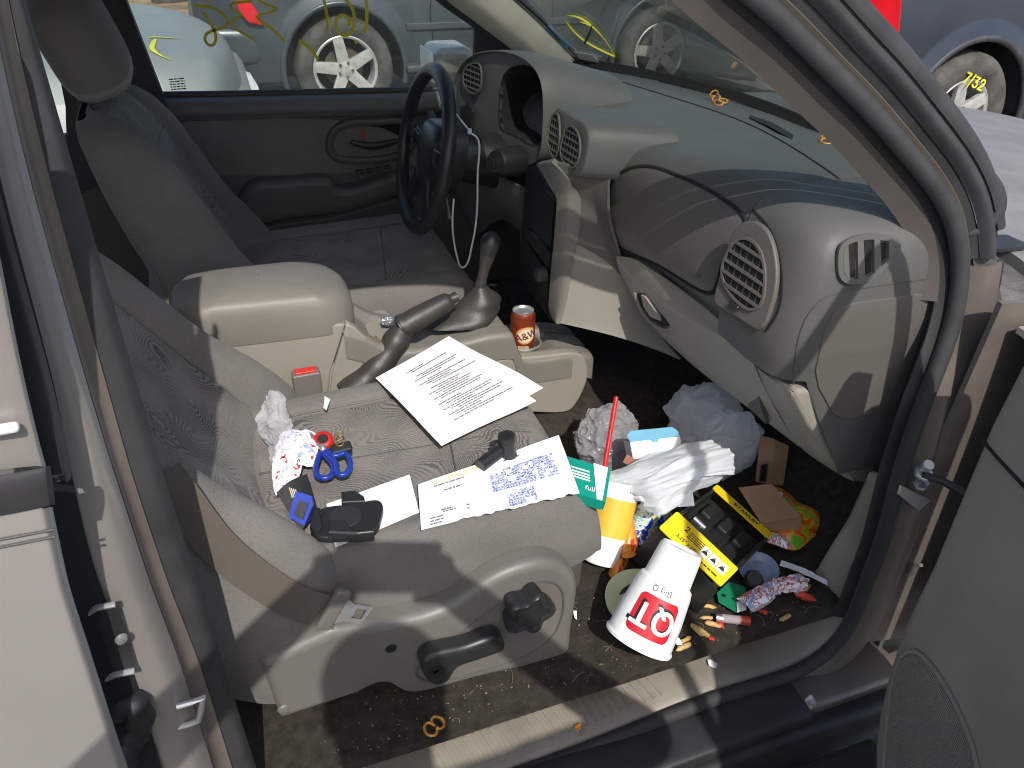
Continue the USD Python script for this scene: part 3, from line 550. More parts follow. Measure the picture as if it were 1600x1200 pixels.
# lap belt over the lower bolster, tongue
bp_ = on_sheet(PB, [(250, 740), (290, 790), (330, 840), (380, 885), (430, 920), (480, 945)], .004)
bend = U(527, 958, y=-.665)
bpath = spl(np.vstack([bp_, [bend]]), 40)
T = nrm(np.gradient(bpath, axis=0)); wdir = nrm(np.cross(T, A([0, -1.0, .35]))); wdir = wdir*np.sign(wdir[:, 2:3])
part(PS, 'seat_belt', solid(np.stack([bpath+wdir*w+A([0, -.004, .003]) for w in np.linspace(-.024, .024, 5)], 1), .0015), 'belt_web', 50, 'brown grey seat belt webbing')
tb = U(521, 952, y=-.672); fB = frame(tb, nrm(U(575, 960, y=-.672)-tb), nrm(U(533, 915, y=-.672)-U(512, 992, y=-.672)))
part(PS, 'belt_tongue_cover', put(bx((0, 0, 0), (.022, .072, .012), r=.005), fB), 'shield_plastic', 40)
tng = Polygon([(-.002, -.024), (.012, -.022), (.022, -.016), (.05, -.017), (.052, .015), (.024, .015), (.012, .022), (-.002, .024)]).difference(sbox(.030, -.010, .046, .010))
part(PS, 'belt_tongue', ext(tng, .0025, fB), 'steel')
# buckle on the inner side
bk0 = U(480, 655, y=-.125); bk1 = U(487, 590, y=-.125)
fb = frame((bk0+bk1)/2, A([1.0, 0, 0]), bk1-bk0); hgt = np.linalg.norm(bk1-bk0)
BUCK = part(PS, 'belt_buckle', put(bx((0, 0, 0), (.052, hgt+.03, .026), r=.004), fb), 'shield_plastic', 40)
part(PS, 'buckle_button', put(bx((0, (hgt+.03)/2-.001, 0), (.040, .010, .018), r=.002), fb), 'red_plastic', 40)
# ---------------- centre console
CON = part(CAR, 'centre_console', bx((.12, .02, .66), (.36, .20, .36), r=.02), 'beige_plastic', 40, 'beige centre console with armrest, levers and cup holder')
def side_plate(px, y, t, m, b=.004, nm='side_panel'):
    f = frame((0, y+t, 0), (1, 0, 0), (0, 0, 1)); return part(CON, nm, plate(UL(px, y=y)[:, [0, 2]], t, f, b), m, 40)
CYR = -.085
side_plate([(300, 520), (344, 524), (430, 515), (540, 506), (530, 540), (517, 580), (510, 640), (505, 720), (380, 720)], CYR, .02, 'beige_plastic')
side_plate([(542, 506), (555, 512), (590, 545), (640, 585), (700, 600), (700, 720), (508, 720), (512, 640), (520, 580), (532, 540)], CYR, .018, 'beige_plastic')
lp = spl(UL([(640, 585), (700, 571), (780, 562), (850, 556), (905, 553), (914, 560), (919, 580), (914, 605), (900, 632), (890, 642), (840, 645), (760, 660), (640, 700)], y=CYR)[:, [0, 2]], 70, True)
f = frame((0, CYR+.02, 0), (1, 0, 0), (0, 0, 1)); part(CON, 'front_side_panel', plate(lp, .02, f, .005), 'beige_plastic', 40)
# upper tray: a lofted tub from the armrest to the cup holder
def cs(x, zt, w, dip, dw):  # half section across y
    return [(x, -w, zt-.06), (x, -w, zt-.012), (x, -w+.012, zt), (x, -dw-.008, zt), (x, -dw, zt-.006), (x, -dw+.012, zt-dip), (x, 0, zt-dip), (x, dw-.012, zt-dip), (x, dw, zt-.006), (x, dw+.008, zt), (x, w-.012, zt), (x, w, zt-.012), (x, w, zt-.06)]
tr = [cs(.17, .905, .088, .004, .05), cs(.21, .885, .088, .02, .055), cs(.25, .855, .088, .03, .055), cs(.30, .838, .088, .03, .05), cs(.36, .835, .088, .02, .05), cs(.42, .838, .088, .008, .045), cs(.47, .842, .088, .004, .04), cs(.515, .838, .088, .004, .04), cs(.53, .80, .088, .03, .045), cs(.545, .772, .088, .05, .045), cs(.60, .764, .088, .05, .045), cs(.625, .764, .088, .03, .04), cs(.65, .760, .086, .005, .04), cs(.70, .748, .08, .004, .03), cs(.72, .735, .07, .0, .03)]
part(CON, 'console_tray', solid(up(tr, 80, 60)[::-1], .006), 'console_top', 50)
cup = lathe([(.036, .062), (.040, .066), (.042, .062), (.040, -.005), (.001, -.006)], U(815, 545, y=.0)+A([0, 0, .0]), (0, 0, 1), 40)
part(CON, 'cup_holder', lathe([(.044, .020), (.041, .024), (.037, .020), (.035, -.004), (.0, -.005)], U(816, 546, y=.0), (0, 0, 1), 40), 'console_top', 40)
# armrest lid
fA = (A([.065, 0.005, .945]))
ar = []
for s, k in ((.0, .0), (.0, .05), (.006, .6), (.03, .9), (.055, 1.0), (.072, .96), (.082, .82), (.086, .5), (.087, .02)):
    ar.append([(0, 0, 0)]*0)
out = rsq(.335, .185, .07, 10); oc = np.array(out.exterior.coords)[:-1]
lev = [(.97, -.048), (1.0, -.044), (1.0, -.010), (.985, .012), (.94, .026), (.86, .036), (.6, .044), (.3, .047), (.01, .048)]
arm = grid(A([[A([.035, .005, .955])+A([x*s, y*(s if s > .9 else s), h-.02*max(0, (x*s-.05))/.12]) for x, y in oc] for s, h in lev]), cv=True)
part(CON, 'armrest', arm, 'console_top', 50, 'worn tan armrest lid')
part(CON, 'armrest_latch', bx((.19, -.02, .905), (.02, .045, .012), r=.004), 'shield_plastic')
# hand brake with its boot
hb0, hb1 = U(630, 510, y=-.055), U(705, 468, y=-.04)
hd = nrm(hb1-hb0); part(CON, 'hand_brake', tube(spl([hb0-hd*.01, hb0+hd*.03, hb0+hd*.08, hb1-hd*.012, hb1], 20), np.array([.017, .0175, .018, .0185, .019, .019, .019, .019, .0185, .018, .018, .0175, .017, .017, .0165, .016, .0155, .015, .013, .009])*1.28, 16), 'leather_brown', 60, 'brown leather hand brake grip')
part(CON, 'brake_button', tube([hb1-hd*.004, hb1+hd*.014], .011, 12), 'leather_brown')
bt = spl([U(545, 620, y=-.10), U(580, 585, y=-.085), U(612, 545, y=-.07), U(628, 515, y=-.056)], 30)
part(CON, 'brake_boot', tube(bt, np.linspace(.034, .024, 30)*(1+.10*np.sin(np.linspace(0, 17, 30))*np.linspace(.4, 1, 30)), 20), 'leather_brown', 60)
part(CON, 'brake_collar', tube([hb0-hd*.006, hb0+hd*.008], .026, 16), 'leather_brown')
# gear lever with its boot
gk = U(765, 385, y=0.0); gb = U(752, 440, y=0.0); gt = U(749, 447, y=.0)
part(CON, 'gear_knob', lathe([(0, .030), (.010, .029), (.017, .022), (.0205, .010), (.0195, -.004), (.016, -.018)], gk, nrm(gk-gb), 24), 'black_plastic', 50)
part(CON, 'gear_shaft', lathe([(.0165, -.017), (.0145, -.03), (.011, -.05), (.0105, -.075), (.012, -.078), (.012, -.095), (.008, -.10)], gk, nrm(gk-gb), 24), 'leather_brown', 50)
bcen = A([.445, .0, .842]); br = []
for s in np.linspace(0, 1, 14):
    c = bcen*(1-s)+(gt+A([0, 0, .0]))*s+A([.02*math.sin(s*3.1), 0, 0]); w = .0125+(1-s)**.9*.062; w2 = .0125+(1-s)**.8*.036
    fold = 1+.07*np.sin(4*np.linspace(0, 2*np.pi, 40, endpoint=False)+3*s)*(1-s*.6)+.05*math.sin(s*13)
    br.append([c+A([w*fold[k]*math.cos(t)-.012*(1-s), w2*fold[k]*math.sin(t), 0]) for k, t in enumerate(np.linspace(0, 2*np.pi, 40, endpoint=False))])
part(CON, 'gear_boot', grid(A(br), cv=True), 'leather_brown', 60)
part(CON, 'boot_frame', solid(np.stack([A([bcen+A([.072*s*math.cos(t)-.012, .043*s*math.sin(t), .002]) for t in np.linspace(0, 2*np.pi, 40)]) for s in (.85, 1.0)], 1), .004), 'leather_brown')
# ---------------- door opening: seals, trims
SP = [(1020, -170), (1130, -45), (1215, 30), (1300, 115), (1350, 165), (1400, 222), (1440, 270), (1464, 304), (1482, 340), (1492, 380), (1495, 420), (1491, 465), (1478, 520), (1440, 622), (1398, 750), (1371, 850), (1350, 905), (1329, 960), (1298, 1006), (1256, 1038), (1194, 1062), (1100, 1092), (940, 1156), (800, 1208), (690, 1248), (560, 1295), (420, 1345)]
sp3 = A([Uap(a, b) for a, b in SP]); sp3 = spl(sp3, 190)
cen = A([.35, -.66, 1.15]); Tn = nrm(np.gradient(sp3, axis=0)); nout = nrm(np.cross(Tn, A([0, 1.0, 0]))); nout = nout*np.sign(np.sum(nout*(sp3-cen), 1))[:, None]
def strip(a0, a1, y0, y1, name, m, t=.004, sl=slice(None), bulge=0.0, label=None):
    w = np.linspace(0, 1, 7); Gs = np.stack([sp3[sl]+nout[sl]*(a0+(a1-a0)*k)+A([0, -1.0, 0])*(y0+(y1-y0)*k+bulge*math.sin(math.pi*k)) for k in w], 1)
    return part(CAR, name, solid(Gs, t), m, 60, label)
NSL = slice(0, 62)
strip(-.052, -.021, -.026, -.010, 'pillar_trim', 'pillar_brown', .004, slice(0, 66), 0, 'brown trim of the right windshield pillar')
strip(-.024, -.006, -.012, -.004, 'seal_lip', 'black_rubber', .004, slice(0, 112))
part(CAR, 'door_seal', tube(sp3+A([0, -.006, 0]), .0125, 14), 'seal_grey', True)
strip(.010, .020, -.004, -.006, 'seal_channel', 'void', .003)
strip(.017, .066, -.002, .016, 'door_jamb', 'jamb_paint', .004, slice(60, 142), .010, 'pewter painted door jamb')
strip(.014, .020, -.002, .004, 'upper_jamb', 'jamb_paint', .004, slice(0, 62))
strip(.019, .034, .002, .006, 'jamb_channel', 'black_rubber', .004, slice(0, 60))
strip(.064, .074, .014, .012, 'jamb_groove', 'black_rubber', .004, slice(60, 74))
strip(.033, .054, .008, .016, 'outer_seal', 'seal_grey', .006, slice(0, 60), .008)
strip(.053, .059, .012, .014, 'outer_seal_groove', 'black_rubber', .004, slice(0, 58))
strip(.058, .084, .016, .0, 'pillar_skin', 'seal_grey', .004, slice(0, 57), .008)
# sill
sl_o = sp3[118:]; 
spx = (sp3-CP); spq = np.c_[800+FF*(spx@CR)/(spx@CF), 600+FF*(spx@CD)/(spx@CF)]; near_i = lambda a, b: int(np.argmin(((spq-(a, b))**2).sum(1)))
i0 = near_i(1392, 770); i1 = near_i(1298, 1006)
si = A([[p+A([0, w*np.interp(i0+k, [i0, i1], [.45, 1.0]), 0])+A([0, 0, h]) for w, h in ((.006, -.004), (.016, .006), (.05, .010), (.095, .008), (.116, -.001), (.119, -.03))] for k, p in enumerate(sp3[i0:])])
SILL = part(CAR, 'sill_plate', solid(up(si, 110, 14), .005), 'sill_plastic', 50, 'scuffed beige door sill plate')
# ribs on the sill plate
for k, a in enumerate(np.linspace(.16, .56, 26)):
    b = A([a, -.70, np.interp(a, sp3[::-1, 0][:60], sp3[::-1, 2][:60])+.0105]); part(SILL, 'rib', bx(b, (.006, .055, .0016), ex=(1, .2, 0)), 'sill_plastic') if k % 1 == 0 else None
# black rocker cover, running board: straight along the car
i2 = near_i(1000, 1133); zs_, ysl = float(sp3[i2, 2]), float(sp3[i2, 1])
def along(prof, x0, x1, n=30): return [[(x, ysl+a, zs_+b) for a, b in prof] for x in np.linspace(x0, x1, n)]
part(CAR, 'rocker_cover', solid(up(along([(.0, -.006), (-.012, .002), (-.03, .004), (-.075, .0), (-.085, -.006), (-.088, -.04), (-.095, -.05)], -.5, .80), 40, 24), .004), 'black_rubber', 50, 'black dusty rocker cover')
part(CAR, 'rocker_strip', solid(up(along([(-.07, -.03), (-.09, -.022), (-.105, -.03), (-.11, -.06), (-.12, -.075), (-.15, -.085), (-.155, -.20)], -.5, 1.2), 40, 24), .004), 'black_rubber', 50)
part(CAR, 'side_step', bx((.13, -1.0, .40), (1.5, .20, .05), r=.015), 'black_plastic', 40)
part(CAR, 'rocker_panel', solid(up(along([(.02, -.02), (-.03, -.012), (-.065, -.02), (-.07, -.08)], .78, 1.2), 20, 12), .004), 'jamb_paint', 50)
# ---------------- right side of the car behind the opening: middle pillar and rear door
def bstrip(edge, rowy, depth, name, m, t=.006, label=None, parent=None, bulge=0.0):
    """edge: two lists of pixel columns at the picture rows rowy, with their distances from the middle of the car"""
    (xa, ya), (xb, yb) = edge; cols = []
    def pt(px, py, y):
        q = y
        for _ in range(10): p = U(px, py, y=q); q = y+.10*max(0, p[2]-1.16)
        return U(px, py, y=q)
    ia = [pt(x, r, ya) for x, r in zip(xa, rowy)]; ib = [pt(x, r, yb) for x, r in zip(xb, rowy)]
    Gs = up([ia, [(p+q)/2+A([.5, -.8, 0])*bulge for p, q in zip(ia, ib)], ib], 9, 40)
    return part(parent or CAR, name, solid(Gs, t), m, 60, label)
RW = [-120, 0, 300, 600, 750, 900, 1060, 1260]
bstrip((([-4, 12, 82, 165, 208, 258, 318, 380], -.775), ([22, 40, 126, 214, 258, 306, 356, 420], -.755)), RW, 0, 'pillar_seal', 'seal_grey', .006, bulge=.008)
bstrip((([-36, -14, 54, 138, 184, 233, 290, 352], -.795), ([-3, 13, 83, 166, 209, 259, 319, 381], -.778)), RW, 0, 'middle_pillar', 'jamb_paint', .005, 'pewter painted middle pillar with latch striker', bulge=-.006)
bstrip((([-90, -62, 4, 82, 112, 148, 205, 262], -.83), ([-38, -16, 52, 136, 182, 231, 289, 351], -.80)), RW, 0, 'pillar_face', 'pewter_paint', .005, bulge=.012)
bstrip((([-120, -90, -30, 42, 70, 92, 118, 176], -.862), ([-88, -60, 6, 84, 114, 152, 209, 270], -.835)), RW, 0, 'rear_door_gap', 'void', .004)
bstrip((([-128, -98, -38, 38, 72], -.885), ([-96, -66, 0, 82, 112], -.868)), [-120, 0, 300, 600, 745], 0, 'rear_window_seal', 'black_rubber', .008, bulge=.010)
# rear door outer skin below the window, with its moulding
mat('paper_white', (.7, .7, .7), .4)
RD = part(CAR, 'rear_door', solid(up([[U(-420, y0, y=-.905), U(-150, y0, y=-.915), U(x1-16, y0, y=-.915), U(x1, y0, y=-.905), U(x1+4, y0, y=-.885)] for x1, y0 in ((78, 792), (90, 850), (106, 920), (138, 1020), (176, 1140), (210, 1240))], 24, 30), .01), 'pewter_light', 60, 'bright sunlit pewter rear door')
part(RD, 'rear_door_frame', solid(up([[U(-420, y0+40, y=-.91), U(-150, y0+20, y=-.91), U(x1-6, y0, y=-.905), U(x1, y0, y=-.895)] for x1, y0 in ((-90, -100), (-40, 200), (0, 400), (40, 600), (72, 728))], 24, 24), .008), 'pewter_paint', 60) if True else None
part(RD, 'belt_moulding', solid(up([[U(-300, 762, y=-.918), U(0, 742, y=-.918), U(72, 730, y=-.916), U(78, 728, y=-.905)], [U(-300, 790, y=-.922), U(0, 765, y=-.922), U(74, 750, y=-.919), U(82, 748, y=-.905)], [U(-300, 832, y=-.917), U(0, 806, y=-.917), U(78, 790, y=-.915), U(86, 788, y=-.905)]], 12, 20), .008), 'seal_grey', 50)
for (a, b, c, d_) in ((0, 843, 85, 827), (0, 855, 87, 838)): part(RD, 'pinstripe', tube([U(a-60, b+11, y=-.9165), U(a, b, y=-.9165), U(c, d_, y=-.9165)], .0011, 6), 'dark_trim')
part(RD, 'window_latch', bx(U(2, 671, y=-.915), (.022, .008, .007), r=.003), 'paper_white')
# hinge plate label, striker
part(CAR, 'hinge_plate', flat(UL([(128, 962), (180, 944), (192, 985), (210, 1046), (152, 1062)], y=-.842), .004), 'black_rubber')
part(CAR, 'hinge_edge', tube(UL([(130, 963), (150, 950), (180, 944)], y=-.846), .003, 8), 'steel')
part(CAR, 'hinge_edge', tube(UL([(154, 1064), (180, 1054), (210, 1048)], y=-.846), .0035, 8), 'steel')
part(CAR, 'hinge_bolt', lathe([(.006, 0), (.005, .003), (0, .004)], U(189, 998, y=-.847), (.4, -.9, 0), 12), 'steel')
part(CAR, 'wire_boot', tube(spl(UL([(175, 1110), (205, 1100), (218, 1130), (200, 1165), (190, 1215)], y=-.842), 24), .014*(1+.12*np.sin(np.linspace(0, 40, 24))), 12), 'black_rubber', 40)
STR = part(CAR, 'latch_striker', bx(U(266, 1122, y=-.81), (.03, .02, .085), r=.008), 'black_plastic', 40)
part(STR, 'striker_loop', tube(UL([(276, 1104), (300, 1097), (317, 1090), (314, 1110), (310, 1126), (294, 1132), (278, 1136)], y=-.822), .0035, 8), 'steel')
# ---------------- body shell that closes the cabin and throws the shadows
def shell(name, pts, m, t=.01, label=None): return part(CAR, name, solid(up(pts, 24, 24), t), m, 60, label)
roof = [[(x, y, zz+.03*(1-(y/.6)**2)) for y in np.linspace(-.60, .60, 9)] for x, zz in ((-2.6, 1.60), (-2.2, 1.69), (-1.0, 1.735), (-.2, 1.735), (.2, 1.715), (.40, 1.655), (.53, 1.575))]
shell('roof', roof, 'pewter_paint', .03)
shell('rear_floor', [[(x, y, .60) for y in (-.70, 0, .70)] for x in (-2.5, -.5)], 'carpet', .02)
shell('tailgate', [[(-2.52-.0*z, y, z) for y in (-.7, 0, .7)] for z in (.55, 1.2, 1.62)], 'dark_trim')
for sgn in (-1, 1):
    shell('rear_side', [[(x, sgn*.80, z) for z in (.45, .8, 1.14)] for x in (-2.5, -1.4, -.30 if sgn < 0 else -.35)], 'pewter_paint')
    shell('rear_side_upper', [[(x, sgn*(.80-.2*(z-1.14)/.5), z) for z in (1.14, 1.4, 1.64)] for x in (-2.5, -1.9, -1.35)], 'dark_trim')
RB = part(CAR, 'rear_seat', bx((-1.0, 0, .78), (.55, 1.3, .3), r=.06), 'seat_plain', 50)
part(RB, 'rear_backrest', bx((-1.32, 0, 1.05), (.16, 1.3, .65), ez=(-.25, 0, 1), r=.06), 'seat_plain', 50)
# drip rail at the upper right opening, from pillar to roof
rail = spl([sp3[0]+A([0, 0, 0]), A([.33, -.585, 1.672]), A([.15, -.60, 1.712]), A([-.1, -.60, 1.722]), A([-.4, -.60, 1.722]), A([-1.3, -.60, 1.69])], 40)
part(CAR, 'roof_rail', tube(rail, .022, 10), 'pewter_paint', 60)
# middle pillar inner body, above and below
part(CAR, 'pillar_core', solid(up([[(-.19, -.74, .4), (-.14, -.745, .4)], [(-.19, -.745, 1.16), (-.135, -.745, 1.16)], [(-.25, -.60, 1.66), (-.12, -.60, 1.66)]], 10, 8), .02), 'dark_trim', 60)
# ---------------- windshield and left pillar
gl = []
for y in np.linspace(-.60, .64, 15):
    b = A([wsx(y)+.005, y, 1.222]); yt = y*.90; t_ = A([.52-.03*(y/.62)**2, yt, 1.60-.03*(y/.62)**2])
    gl.append([b+(t_-b)*s+A([.02, 0, .012])*math.sin(s*math.pi) for s in np.linspace(-.06, 1.0, 9)])
WG = A(gl)
WIND = part(CAR, 'windshield', solid(WG, .005), 'pane_windshield', 60, 'dusty greenish windshield with marker writing')
band = WG[:, :1]
wb = [A([wsx(y), y, 1.224]) for y in np.linspace(-.60, .62, 40)]
part(WIND, 'lower_black_band', solid(np.stack([[p+A([-.03, 0, .001]) for p in wb], [p+A([-.022, 0, .012]) for p in wb], [p+A([-.020, 0, .020]) for p in wb]], 1), .003), 'void', 60)
LPo = [[U(660, -60, y=.645), U(740, -60, y=.60), U(735, -60, y=.56)]]
lp_a = [U(a, b, y=q) for (a, b), q in zip([(665, -40), (698, 0), (745, 36), (795, 74), (828, 100)], [.60, .62, .64, .655, .66])]
lp_b = [U(a, b, y=q) for (a, b), q in zip([(752, -40), (800, 0), (836, 32), (876, 72), (908, 104)], [.55, .57, .58, .59, .60])]
lp_m = [(p+q)/2+A([-.012, -.02, .0]) for p, q in zip(lp_a, lp_b)]
part(CAR, 'left_pillar_trim', solid(up([lp_a, lp_m, lp_b], 12, 20), .006), 'headliner', 60, 'pale trim of the left windshield pillar')
part(CAR, 'left_pillar', tube([A([1.0, .66, 1.18]), A([.76, .64, 1.38]), A([.50, .58, 1.56])], .035, 10), 'black_rubber', 60)
# glass edge band beside the left pillar
e0 = [p+A([.012, -.003, .0]) for p in lp_b]; e1 = [U(a, b, y=q) for (a, b), q in zip([(764, -40), (812, 0), (848, 32), (888, 70), (922, 103)], [.545, .565, .575, .585, .595])]
part(WIND, 'side_black_band', solid(up([e0, e1], 4, 20), .003), 'void', 60)
# ---------------- driver door seen from inside
yd = .735
def dpl(px, y, t, m, nm, b=.006, parent=None, label=None, smooth=40):
    f = frame((0, y+t, 0), (1, 0, 0), (0, 0, 1)); return part(parent or DD, nm, plate(UL(px, y=y)[:, [0, 2]], t, f, b), m, smooth, label)
fD = frame((0, yd+.03, 0), (1, 0, 0), (0, 0, 1))
DD = part(CAR, 'driver_door', plate(A([(-.75, .45), (.85, .45), (.85, 1.10), (-.75, 1.10)]), .03, fD, .004), 'door_dark', 40, 'dark driver door trim below a dirty window')
tp = [U(200, 166, y=.71), U(330, 164, y=.71), U(480, 160, y=.71), U(640, 156, y=.71), U(760, 150, y=.70)]
tq = [[p+A([0, .05, .012]), p+A([0, .012, .010]), p+A([0, 0, .0]), p+A([0, -.006, -.022]), p+A([0, .012, -.040]), p+A([0, .03, -.044])] for p in tp]
part(DD, 'sill_pad', solid(up(tq, 24, 20)[::-1], .008), 'dash_upper', 60)
part(DD, 'window_weatherstrip', tube([p+A([0, .045, .014]) for p in tp], .010, 10), 'black_rubber', 60)
dpl([(262, 200), (300, 186), (420, 183), (520, 186), (600, 200), (660, 230), (660, 268), (420, 275), (330, 275), (290, 250)], yd-.004, .012, 'seat_plain', 'door_insert', .004)
ap = spl(UL([(380, 300), (400, 284), (440, 281), (520, 281), (524, 290), (600, 276), (660, 265), (680, 280), (620, 305), (520, 333), (430, 345), (390, 350), (375, 330)], y=.70)[:, [0, 2]], 70, True)
part(DD, 'armrest', plate(ap, .06, frame((0, .745, 0), (1, 0, 0), (0, 0, 1)), .02), 'dark_trim', 50)
dpl([(250, 420), (380, 362), (430, 352), (520, 340), (620, 312), (720, 290), (760, 420), (700, 520), (400, 520), (250, 500)], yd-.002, .012, 'dash_upper', 'lower_panel', .004)
hb = spl(UL([(515, 225), (522, 205), (545, 192), (590, 190), (640, 195), (645, 225), (600, 248), (545, 250), (522, 244)], y=yd-.01), 60, True)
part(DD, 'handle_bezel', tube(hb, .010, 10, True), 'dark_trim', 60)
hbf = flat(hb+A([0, .008, 0]), .002); HR = part(DD, 'handle_recess', hbf, 'void')
part(DD, 'inside_handle', tube(spl(UL([(548, 222), (580, 228), (620, 220)], y=yd-.015), 14), [.006+.004*math.sin(k*.24) for k in range(14)], 10), 'black_plastic', 60)
part(DD, 'lock_indicator', bx(U(567, 210, y=yd-.006), (.010, .008, .016), r=.002), 'red_plastic')
for k, (a, b) in enumerate(((562, 268), (578, 266), (592, 264), (605, 261))): part(DD, 'window_switch', bx(U(a, b, y=.695), (.02, .02, .008), r=.003), 'black_plastic')
wq = UL([(150, -120), (263, 158), (420, 156), (620, 152), (740, 146), (742, 60), (690, 0), (600, -110)], y=.765)
WIN = part(DD, 'door_window', flat(wq, .004), 'pane_clear', False, 'dirty driver window with yellow marker writing')
part(DD, 'window_frame', solid(up([[U(a, b, y=.75), U(c, d_, y=.75)] for a, b, c, d_ in ((590, -110, 618, -110), (681, 0, 712, 0), (738, 42, 758, 42), (790, 86, 815, 86))], 16, 4), .02), 'black_rubber', 60)
part(DD, 'window_post', flat(UL([(740, 36), (752, 40), (752, 150), (740, 150)], y=.757), .015), 'black_rubber')
part(DD, 'mirror_triangle', flat(UL([(752, 44), (796, 86), (752, 96)], y=.757), .012), 'seal_grey')
DM = part(DD, 'outer_mirror', bx(U(700, 94, y=.90)+A([0, 0, 0]), (.12, .17, .09), r=.03), 'pewter_paint', 50)
part(DM, 'mirror_glass', bx(U(700, 94, y=.90)+A([-.062, 0, 0]), (.004, .14, .065), r=.001), 'steel')
part(DD, 'outer_skin', solid(up([[(x, .86-.05*(z > 1.0), z) for z in (.45, .8, 1.0, 1.12)] for x in (-.3, .3, .95)], 20, 16), .01), 'pewter_paint', 60)
# dark middle pillar on the left, with the belt guide
part(CAR, 'left_middle_pillar', flat(UL([(20, -60), (-10, -200), (150, -200), (198, 0), (262, 165), (262, 240), (108, 300), (104, 163), (88, 80)], y=.73), .05), 'black_rubber', False, 'black middle pillar behind the driver seat')
part(CAR, 'left_belt', solid(np.stack([UL([(98, 60), (122, 170)], y=.70), UL([(104, 58), (128, 168)], y=.70)], 1), .002), 'belt_web')
RWN = part(CAR, 'rear_side_window', flat(UL([(-150, -200), (14, -200), (62, 0), (104, 163), (-60, 170)], y=.765), .004), 'pane_clear')
# ---------------- writing on the glass
def stroke(px, y, w, name='marker_stroke', parent=None, m='yellow_marker'):
    q = spl(UL(px, y=y), max(12, len(px)*7)); v = nrm(np.gradient(q, axis=0)); s = np.cross(v, [0, 1.0, 0])
    return part(parent or WIN, name, solid(np.stack([q-s*w, q+s*w], 1), .0005), m)
mat('yellow_marker', (.55, .48, .02), .6)
mat('yellow_marker_thin', (.62, .58, .03), .6)
yw = .7615
stroke([(304, 9), (330, 12), (352, 26), (355, 38), (332, 48), (321, 56), (322, 66), (330, 71), (336, 66), (337, 55), (330, 38), (317, 18)], yw, .0034)
stroke([(394, 2), (372, 4), (360, 10), (378, 24), (371, 27), (362, 36), (364, 41), (390, 58), (400, 64)], yw, .0032)
stroke([(400, -4), (414, 6), (432, 14), (418, 20), (402, 26), (420, 42), (446, 65)], yw, .0032)
stroke([(505, -6), (509, 14), (512, 34), (509, 51)], yw, .0036)
stroke([(535, -4), (550, 12), (553, 40), (545, 54), (533, 54), (525, 42), (526, 30), (536, 24), (546, 32), (545, 40)], yw, .004)
stroke([(572, -8), (573, 16), (572, 40), (568, 52)], yw, .0042)
stroke([(467, 64), (478, 70), (490, 82), (497, 94)], yw, .004)
stroke([(554, 62), (557, 68), (558, 62)], yw, .002)
def on_glass(px, lift=-.006):
    Pg = up(WG, 60, 60); return on_sheet(Pg, px, lift)
def gstroke(px, w, m='yellow_marker_thin', parent=None):
    q = spl(on_glass(px, .004), max(12, len(px)*7)); v = nrm(np.gradient(q, axis=0)); s = np.cross(v, nrm(CP-q.mean(0)))
    part(WIND, 'marker_stroke', solid(np.stack([q-s*w, q+s*w], 1), .0005), m)
gstroke([(940, 53), (928, 40), (908, 26), (888, 22), (884, 26), (892, 40), (910, 58), (932, 72), (962, 86)], .0022)
gstroke([(962, 86), (952, 68), (938, 50), (922, 37), (908, 32)], .0016)
part(WIND, 'leaf_stain', tube(on_glass([(927, 36), (920, 55), (914, 66)], .004), [.001, .004, .003], 6), 'leather_brown')
mat('sticker_blue', (.18, .34, .48), .5, var=.3, vscale=60); mat('sticker_white', (.45, .47, .45), .6)
st = on_glass([(850, 42), (858, 38), (892, 70), (886, 75)], .003); part(WIND, 'blue_sticker', flat(st, .001), 'sticker_blue')
st = on_glass([(898, 79), (927, 84), (936, 96), (910, 95)], .003); part(WIND, 'white_sticker', flat(st, .001), 'sticker_white')
part(WIND, 'glass_stamp', words(frame(U(268, 141, y=.7605), (1, 0, .03), (0, 0, 1)), [(0, .006*k, .035) for k in range(5)], .0028, 3), 'black_rubber')
# ---------------- front passenger door, standing open, and its hinges
ddir = A([-.36, -.933, 0]); dn = A([-.933, .36, 0]); dp = A([.835, -.90, 0])
fPD = (dp, ddir, A([0, 0, 1.0]), dn) if False else frame(dp, ddir, (0, 0, 1))
def Upd(px, h=0.0):
    out = []
    for a, b in px:
        p = U(a, b, pl=(dp+fPD[3]*h, fPD[3])); out.append([(p-dp)@ddir, p[2]])
    return A(out)
sgn = 1 if fPD[3]@(CP-dp) > 0 else -1
ol = Upd([(1612, 520), (1560, 622), (1540, 662), (1500, 760), (1452, 878), (1418, 950), (1398, 1000), (1384, 1044), (1370, 1105), (1363, 1160), (1362, 1230), (1400, 1400)])
ol = np.vstack([ol, [.95, ol[-1, 1]], [.95, 1.28], [ol[0, 0]+.02, 1.30]])
fP2 = (dp-fPD[3]*sgn*.0, ddir, A([0, 0, 1.0]), fPD[3]*sgn)
PD = part(CAR, 'passenger_door', plate(ol, .05, (dp-fPD[3]*sgn*.05, ddir, A([0, 0, 1.0]), fPD[3]*sgn), .02), 'door_trim', 50, 'open passenger door with a taupe trim panel and speaker grille')
upn = fPD[3]*sgn
